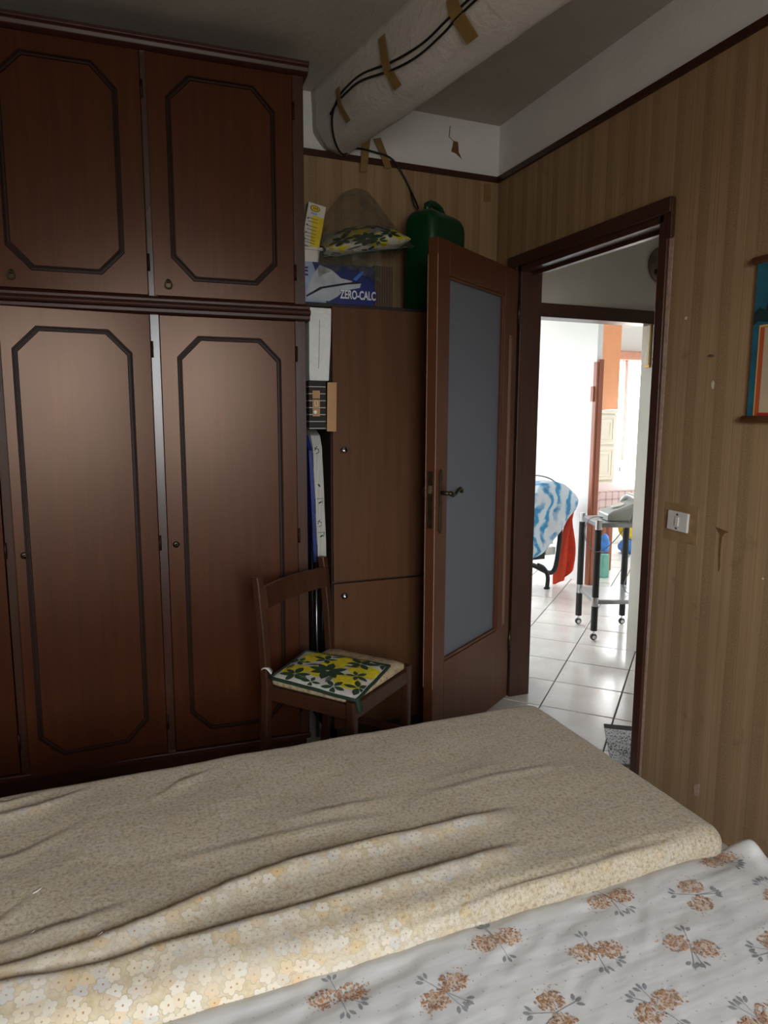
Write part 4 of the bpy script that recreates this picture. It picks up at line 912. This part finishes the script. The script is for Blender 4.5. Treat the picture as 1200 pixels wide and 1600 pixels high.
for z in (1.1, 1.90): build(bx(6.01, 6.09, 4.0, 4.7, z, z+.05), 'window_rail', M['white'], w4)
w3 = root('window_3', 'bright far kitchen window', 'window', (5.4, 6.05, .55), kind='structure')
for x in (4.90, 5.95): build(bx(x, x+.05, 6.02, 6.08, .55, 2.02), 'window_stile', M['white'], w3)
for z in (.55, 1.97): build(bx(4.90, 6.0, 6.01, 6.09, z, z+.05), 'window_rail', M['white'], w3)
tag(build(bx(4.96, 5.9, 5.88, 5.98, 1.97, 2.06), 'pelmet', M['pelmet'], bevel=.01), 'pinkish wooden pelmet above the far kitchen window', 'pelmet')
tag(build(MB().tube([(5.077, 5.9, 1.97), (5.08, 5.9, 1.4), (5.095, 5.9, .84)], .004, 6).tube([(5.095, 5.9, .85), (5.095, 5.9, .80)], [.010, .008], 8), 'pull_cord', M['greycable'], smooth=True), 'thin grey pull cord hanging beside the far kitchen window', 'cord')
mb = MB(); mb.grid(lambda u, v: Vector((5.135+.022*u+.012*math.sin(v*3), 5.93+.018*math.sin(u*9), 1.97-1.05*v)), 12, 8)
o = build(mb, 'curtain', M['curtain'], smooth=True); o.modifiers.new('solid', 'SOLIDIFY').thickness = .004; tag(o, 'narrow pale pink curtain edge at the far kitchen window', 'curtain')
tag(build(bx(4.56, 4.865, 5.70, 5.98, 1.453, 2.70), 'panel', M['orange'], bevel=.004), 'plain orange upright panel seen through the far doorway', 'panel')
kcup = root('cupboard', 'cream panelled cupboard under the orange panel', 'cupboard', (4.74, 5.84, 0))
build(bx(4.57, 4.86, 5.72, 5.98, 0, 1.44), 'body', M['cream'], kcup, bevel=.003)
build(bx(4.59, 4.87, 5.70, 5.98, 1.41, 1.45), 'top_moulding', M['cream'], kcup, bevel=.004)
for z0, z1 in ((1.10, 1.40), (.74, 1.08), (.1, .72)):
    d = build(bx(4.605, 4.855, 5.70, 5.72, z0, z1), 'door', M['cream'], kcup, bevel=.003)
    mb = MB(); rings = [[(x, 5.70-h, z) for x, z in ((4.635+o_, z0+.03+o_), (4.825-o_, z0+.03+o_), (4.825-o_, z1-.03-o_), (4.635+o_, z1-.03-o_))] for o_, h in ((0, 0), (.006, .006), (.014, .006), (.022, -.0), (.04, .004), (.05, .004))]
    mb.loft(rings, cap=False); build(mb, 'raised_panel', M['cream'], d)
kt = root('kitchen_table', 'kitchen table with a brown leg seen through the far doorway', 'table', (4.55, 5.2, 0))
build(bx(4.03, 4.62, 4.90, 5.55, .70, .725), 'tabletop', M['brownjamb'], kt)
for x, y in ((4.17, 4.95), (4.55, 4.96), (4.10, 5.50), (4.56, 5.50)): build(bx(x, x+.045, y-.02, y+.02, 0, .70), 'leg', M['brownjamb'], kt, bevel=.004)
mb = MB(); RR = .02
fnT, nu, nv, sT = mattress_surface(4.02, 4.63, 4.89, 5.56, .732, .012, .19, lambda x, y: 0, .03, .54)
mb.grid(fnT, nu, nv); tag(build(mb, 'tablecloth', M['checked'], smooth=True), 'pale pink checked tablecloth on the kitchen table', 'tablecloth')
tag(build(MB().loft([rrect(.07*s, .05*s, .012, z, 3.965, 4.72) for s, z in ((.96, 0), (1, .01), (1, .19), (.94, .205))]), 'tin', M['teal'], bevel=.002), 'pale teal upright tin on the floor by the far doorway', 'tin')
def sack(name, mat, c, r, h, lab):
    mb = MB(); rings = []
    for k in range(9):
        t = k/8; rr = r*(math.sin(PI*min(.96, .12+.84*t)))**.6
        rings.append([(c[0]+(rr+noise.noise(Vector((a*2, t*4, c[0])))*r*.25)*math.cos(a), c[1]+(rr+noise.noise(Vector((a*2, t*4, c[1])))*r*.25)*math.sin(a), c[2]+h*t) for a in [2*PI*q/16 for q in range(16)]])
    mb.loft(rings); tag(build(mb, name, M[mat], smooth=True), lab, 'bag')
sack('plastic_bag', 'bluebag', (4.93, 5.52, 0), .10, .15, 'crumpled blue bag on the kitchen floor under the yellow bag')
sack('plastic_bag', 'yellow', (4.95, 5.53, .15), .11, .24, 'crumpled yellow bag on top of the blue bag in the kitchen')
sack('plastic_bag', 'bluebag', (4.02, 4.80, .206), .045, .16, 'small bright blue bag behind the black trolley leg')

# rug at the doorway
rg = root('rug', 'woven black and white rug on the hall tiles in the doorway', 'rug', (2.03, 2.37, .001), math.atan2(-.57, .82))
build(bx(0, .30, -.36, -.045, 0, .008), 'woven_field', M['rug'], rg, local=True, bevel=.002)
build(bx(0, .30, -.045, 0, 0, .009), 'end_band', M['rugband'], rg, local=True, bevel=.002, label='dark end band')

# trolley
tl = root('trolley', 'phone trolley with black legs, chrome sleeves and grey shelves on casters', 'trolley', (2.772, 3.37, 0), math.atan2(-.37, .93))
TA, TD = .292, .336
def trolley():
    for x in (0, TA):
        for y in (0, TD):
            l = build(MB().tube([(x, y, .062), (x, y, .705)], .0205, 12), 'leg', M['black'], tl, local=True, smooth=False)
            for za, zb in ((.218, .275), (.698, .757)): build(MB().tube([(x, y, za), (x, y, zb)], .0215, 12), 'sleeve', M['chrome'], l, local=True, smooth=False, label='chrome sleeve')
            c = build(MB().tube([(x, y, .062), (x, y, .045)], .006, 8).box(x-.004, x+.004, y-.012, y+.012, .040, .05), 'caster', M['chrome'], tl, local=True)
            build(MB().lathe([(0, -.014), (.013, -.014), (.020, -.008), (.022, 0), (.020, .008), (.013, .014), (0, .014)], (x, y, .022), 'y', 16), 'wheel', M['black'], c, local=True, smooth=True)
            build(MB().lathe([(0, -.0155), (.012, -.0155), (.012, .0155), (0, .0155)], (x, y, .022), 'y', 12), 'hub', M['chrome'], c, local=True)
    for z in (.238, .718):
        s = build(bx(.0, TA, .0, TD, z+.012, z+.020), 'shelf', M['shelfgrey'], tl, local=True)
        build(MB().box(.015, TA-.015, -.008, .008, z-.006, z+.018).box(.015, TA-.015, TD-.008, TD+.008, z-.006, z+.018).box(-.008, .008, .015, TD-.015, z-.006, z+.018).box(TA-.008, TA+.008, .015, TD-.015, z-.006, z+.018), 'rim', M['steel'], s, local=True)
trolley()
# telephone
ph = root('telephone', 'grey desk telephone with its handset on the trolley top', 'telephone', (3.015, 3.44, .739), math.radians(-112))
mb = MB(); mb.loft([[(-.095, -.125, z0), (.095, -.125, z0), (.095, .115, z1), (-.095, .115, z1)] for z0, z1 in ((0, 0), (.042, .125))] + [[(-.08, -.095, .060), (.08, -.095, .060), (.08, .10, .137), (-.08, .10, .137)]])
build(mb, 'body', M['phone'], ph, local=True, bevel=.010, seg=3)
build(MB().tube(smooth_path([(.135, .05, .104), (.118, .05, .121), (.07, .05, .142), (0, .05, .146), (-.07, .05, .142), (-.115, .05, .121), (-.13, .05, .100)], 3), [.029, .029, .027, .022, .018]+[.017]*9+[.018, .022, .026, .028, .029], 12), 'handset', M['phone'], ph, local=True, smooth=True)
mb = MB(); mb.M = Matrix.Translation((0, -.035, .086)) @ Matrix.Rotation(math.radians(17), 4, 'X'); mb.lathe([(0, 0), (.045, 0), (.043, .007), (0, .008)], (0, 0, 0), 'z', 20)
build(mb, 'dial', M['white'], ph, local=True)
pc = [(2.988, 3.30, .84), (2.975, 3.31, .78), (2.956, 3.325, .733), (2.85, 3.33, .619), (2.755, 3.345, .565), (2.691, 3.36, .609), (2.672, 3.37, .689), (2.70, 3.385, .752), (2.792, 3.43, .768), (2.93, 3.50, .745)]
build(MB().tube(smooth_path(pc), .003, 6), 'cord', M['greycable'], ph, smooth=True)
tag(build(MB().tube(smooth_path([(3.10, 3.40, .50), (3.04, 3.40, .38), (3.015, 3.40, .31), (3.05, 3.40, .268), (3.10, 3.42, .264)]), .003, 6), 'cable', M['greycable'], smooth=True), 'thin grey cable drooping onto the lower trolley shelf', 'cable')

# folding bed with blanket
fb2 = root('folding_bed', 'folded bed with black tube frame on wheels against the white wall', 'folding bed', (3.25, 4.65, 0))
build(MB().tube(smooth_path([(3.35, 4.60, .66), (3.385, 4.58, .50), (3.375, 4.58, .30), (3.35, 4.58, .16), (3.30, 4.58, .125), (3.22, 4.58, .16), (3.12, 4.58, .205), (2.98, 4.58, .21)]), .019, 8), 'tube_frame', M['blackmetal'], fb2, smooth=True)
build(MB().tube(smooth_path([(3.18, 4.58, .20), (3.235, 4.57, .17), (3.268, 4.56, .10), (3.262, 4.56, .0)]), [.017]*16, 8).tube([(3.24, 4.56, .006), (3.285, 4.56, .006)], .012, 8), 'leg', M['blackmetal'], fb2, smooth=True)
build(MB().tube(smooth_path([(3.02, 4.62, .30), (3.12, 4.62, .33), (3.24, 4.62, .44), (3.30, 4.62, .56)]), .02, 8).box(3.10, 3.26, 4.60, 4.64, .24, .32), 'cross_frame', M['blackmetal'], fb2, smooth=False)
build(bx(3.29, 3.335, 4.60, 4.63, .36, .50), 'slat', M['white'], fb2); build(bx(3.27, 3.36, 4.60, 4.63, .27, .33), 'slat', M['white'], fb2); build(bx(3.0, 3.14, 4.60, 4.63, .225, .255), 'slat', M['white'], fb2)
build(MB().lathe([(0, -.012), (.03, -.012), (.035, 0), (.03, .012), (0, .012)], (3.10, 4.62, .036), 'x', 16).tube([(3.10, 4.62, .036), (3.10, 4.60, .2)], .008, 6), 'wheel', M['blackmetal'], fb2, smooth=True)
build(MB().tube(smooth_path([(3.02, 4.70, .905), (3.103, 4.70, .915), (3.222, 4.70, .91), (3.34, 4.70, .885), (3.44, 4.70, .825), (3.505, 4.70, .74)]), .007, 8), 'top_bar', M['phone'], fb2, smooth=True, label='thin grey top bar')
# rolled mattress inside the blanket
out = [(2.90, .26), (3.0, .235), (3.07, .25), (3.20, .315), (3.34, .465), (3.44, .595), (3.512, .695), (3.505, .75), (3.46, .79), (3.375, .85), (3.28, .872), (3.20, .865), (3.13, .83), (3.06, .66), (2.99, .48), (2.93, .34)]
outs = [(p.x, p.y) for p in smooth_path([(a, b, 0) for a, b in out+[out[0]]], 4)][:-1]
ccx, ccz = 3.22, .58
mb = MB(); rings = []
for s, y in ((.05, 4.50), (.35, 4.485), (.65, 4.49), (.85, 4.50), (.96, 4.515), (1.0, 4.545), (1.0, 4.7), (.98, 4.85), (.9, 4.93), (.5, 4.95)):
    ring = []
    for a, b in outs:
        x, z = ccx+(a-ccx)*s, ccz+(b-ccz)*s
        n = noise.noise(Vector((x*7+z*5, z*3-x*2, 5)))*.02 if s < 1 and y < 4.6 else 0
        ring.append((x, y+n, z))
    rings.append(ring)
mb.loft(rings); tag(build(mb, 'blanket', M['blanket'], smooth=True), 'pale blanket with blue swirls draped over the folding bed', 'blanket')
mb = MB()
def redc(u, v):
    xa = 3.50+.075*u - .10*v*(1-u) + .0*u; z = .70-.10*(1-u)-(.62-.02*u)*v
    return Vector((xa - .03*math.sin(PI*v)*0 + .015*math.sin(v*7+u*3), 4.66 + .03*math.sin(u*9+v*2), z if v < .98 else z+.02*math.sin(u*7)))
mb.grid(redc, 14, 16); o = build(mb, 'red_cloth', M['red'], smooth=True); o.modifiers.new('solid', 'SOLIDIFY').thickness = .006
tag(o, 'red cloth hanging between the folding bed and the wall', 'cloth')
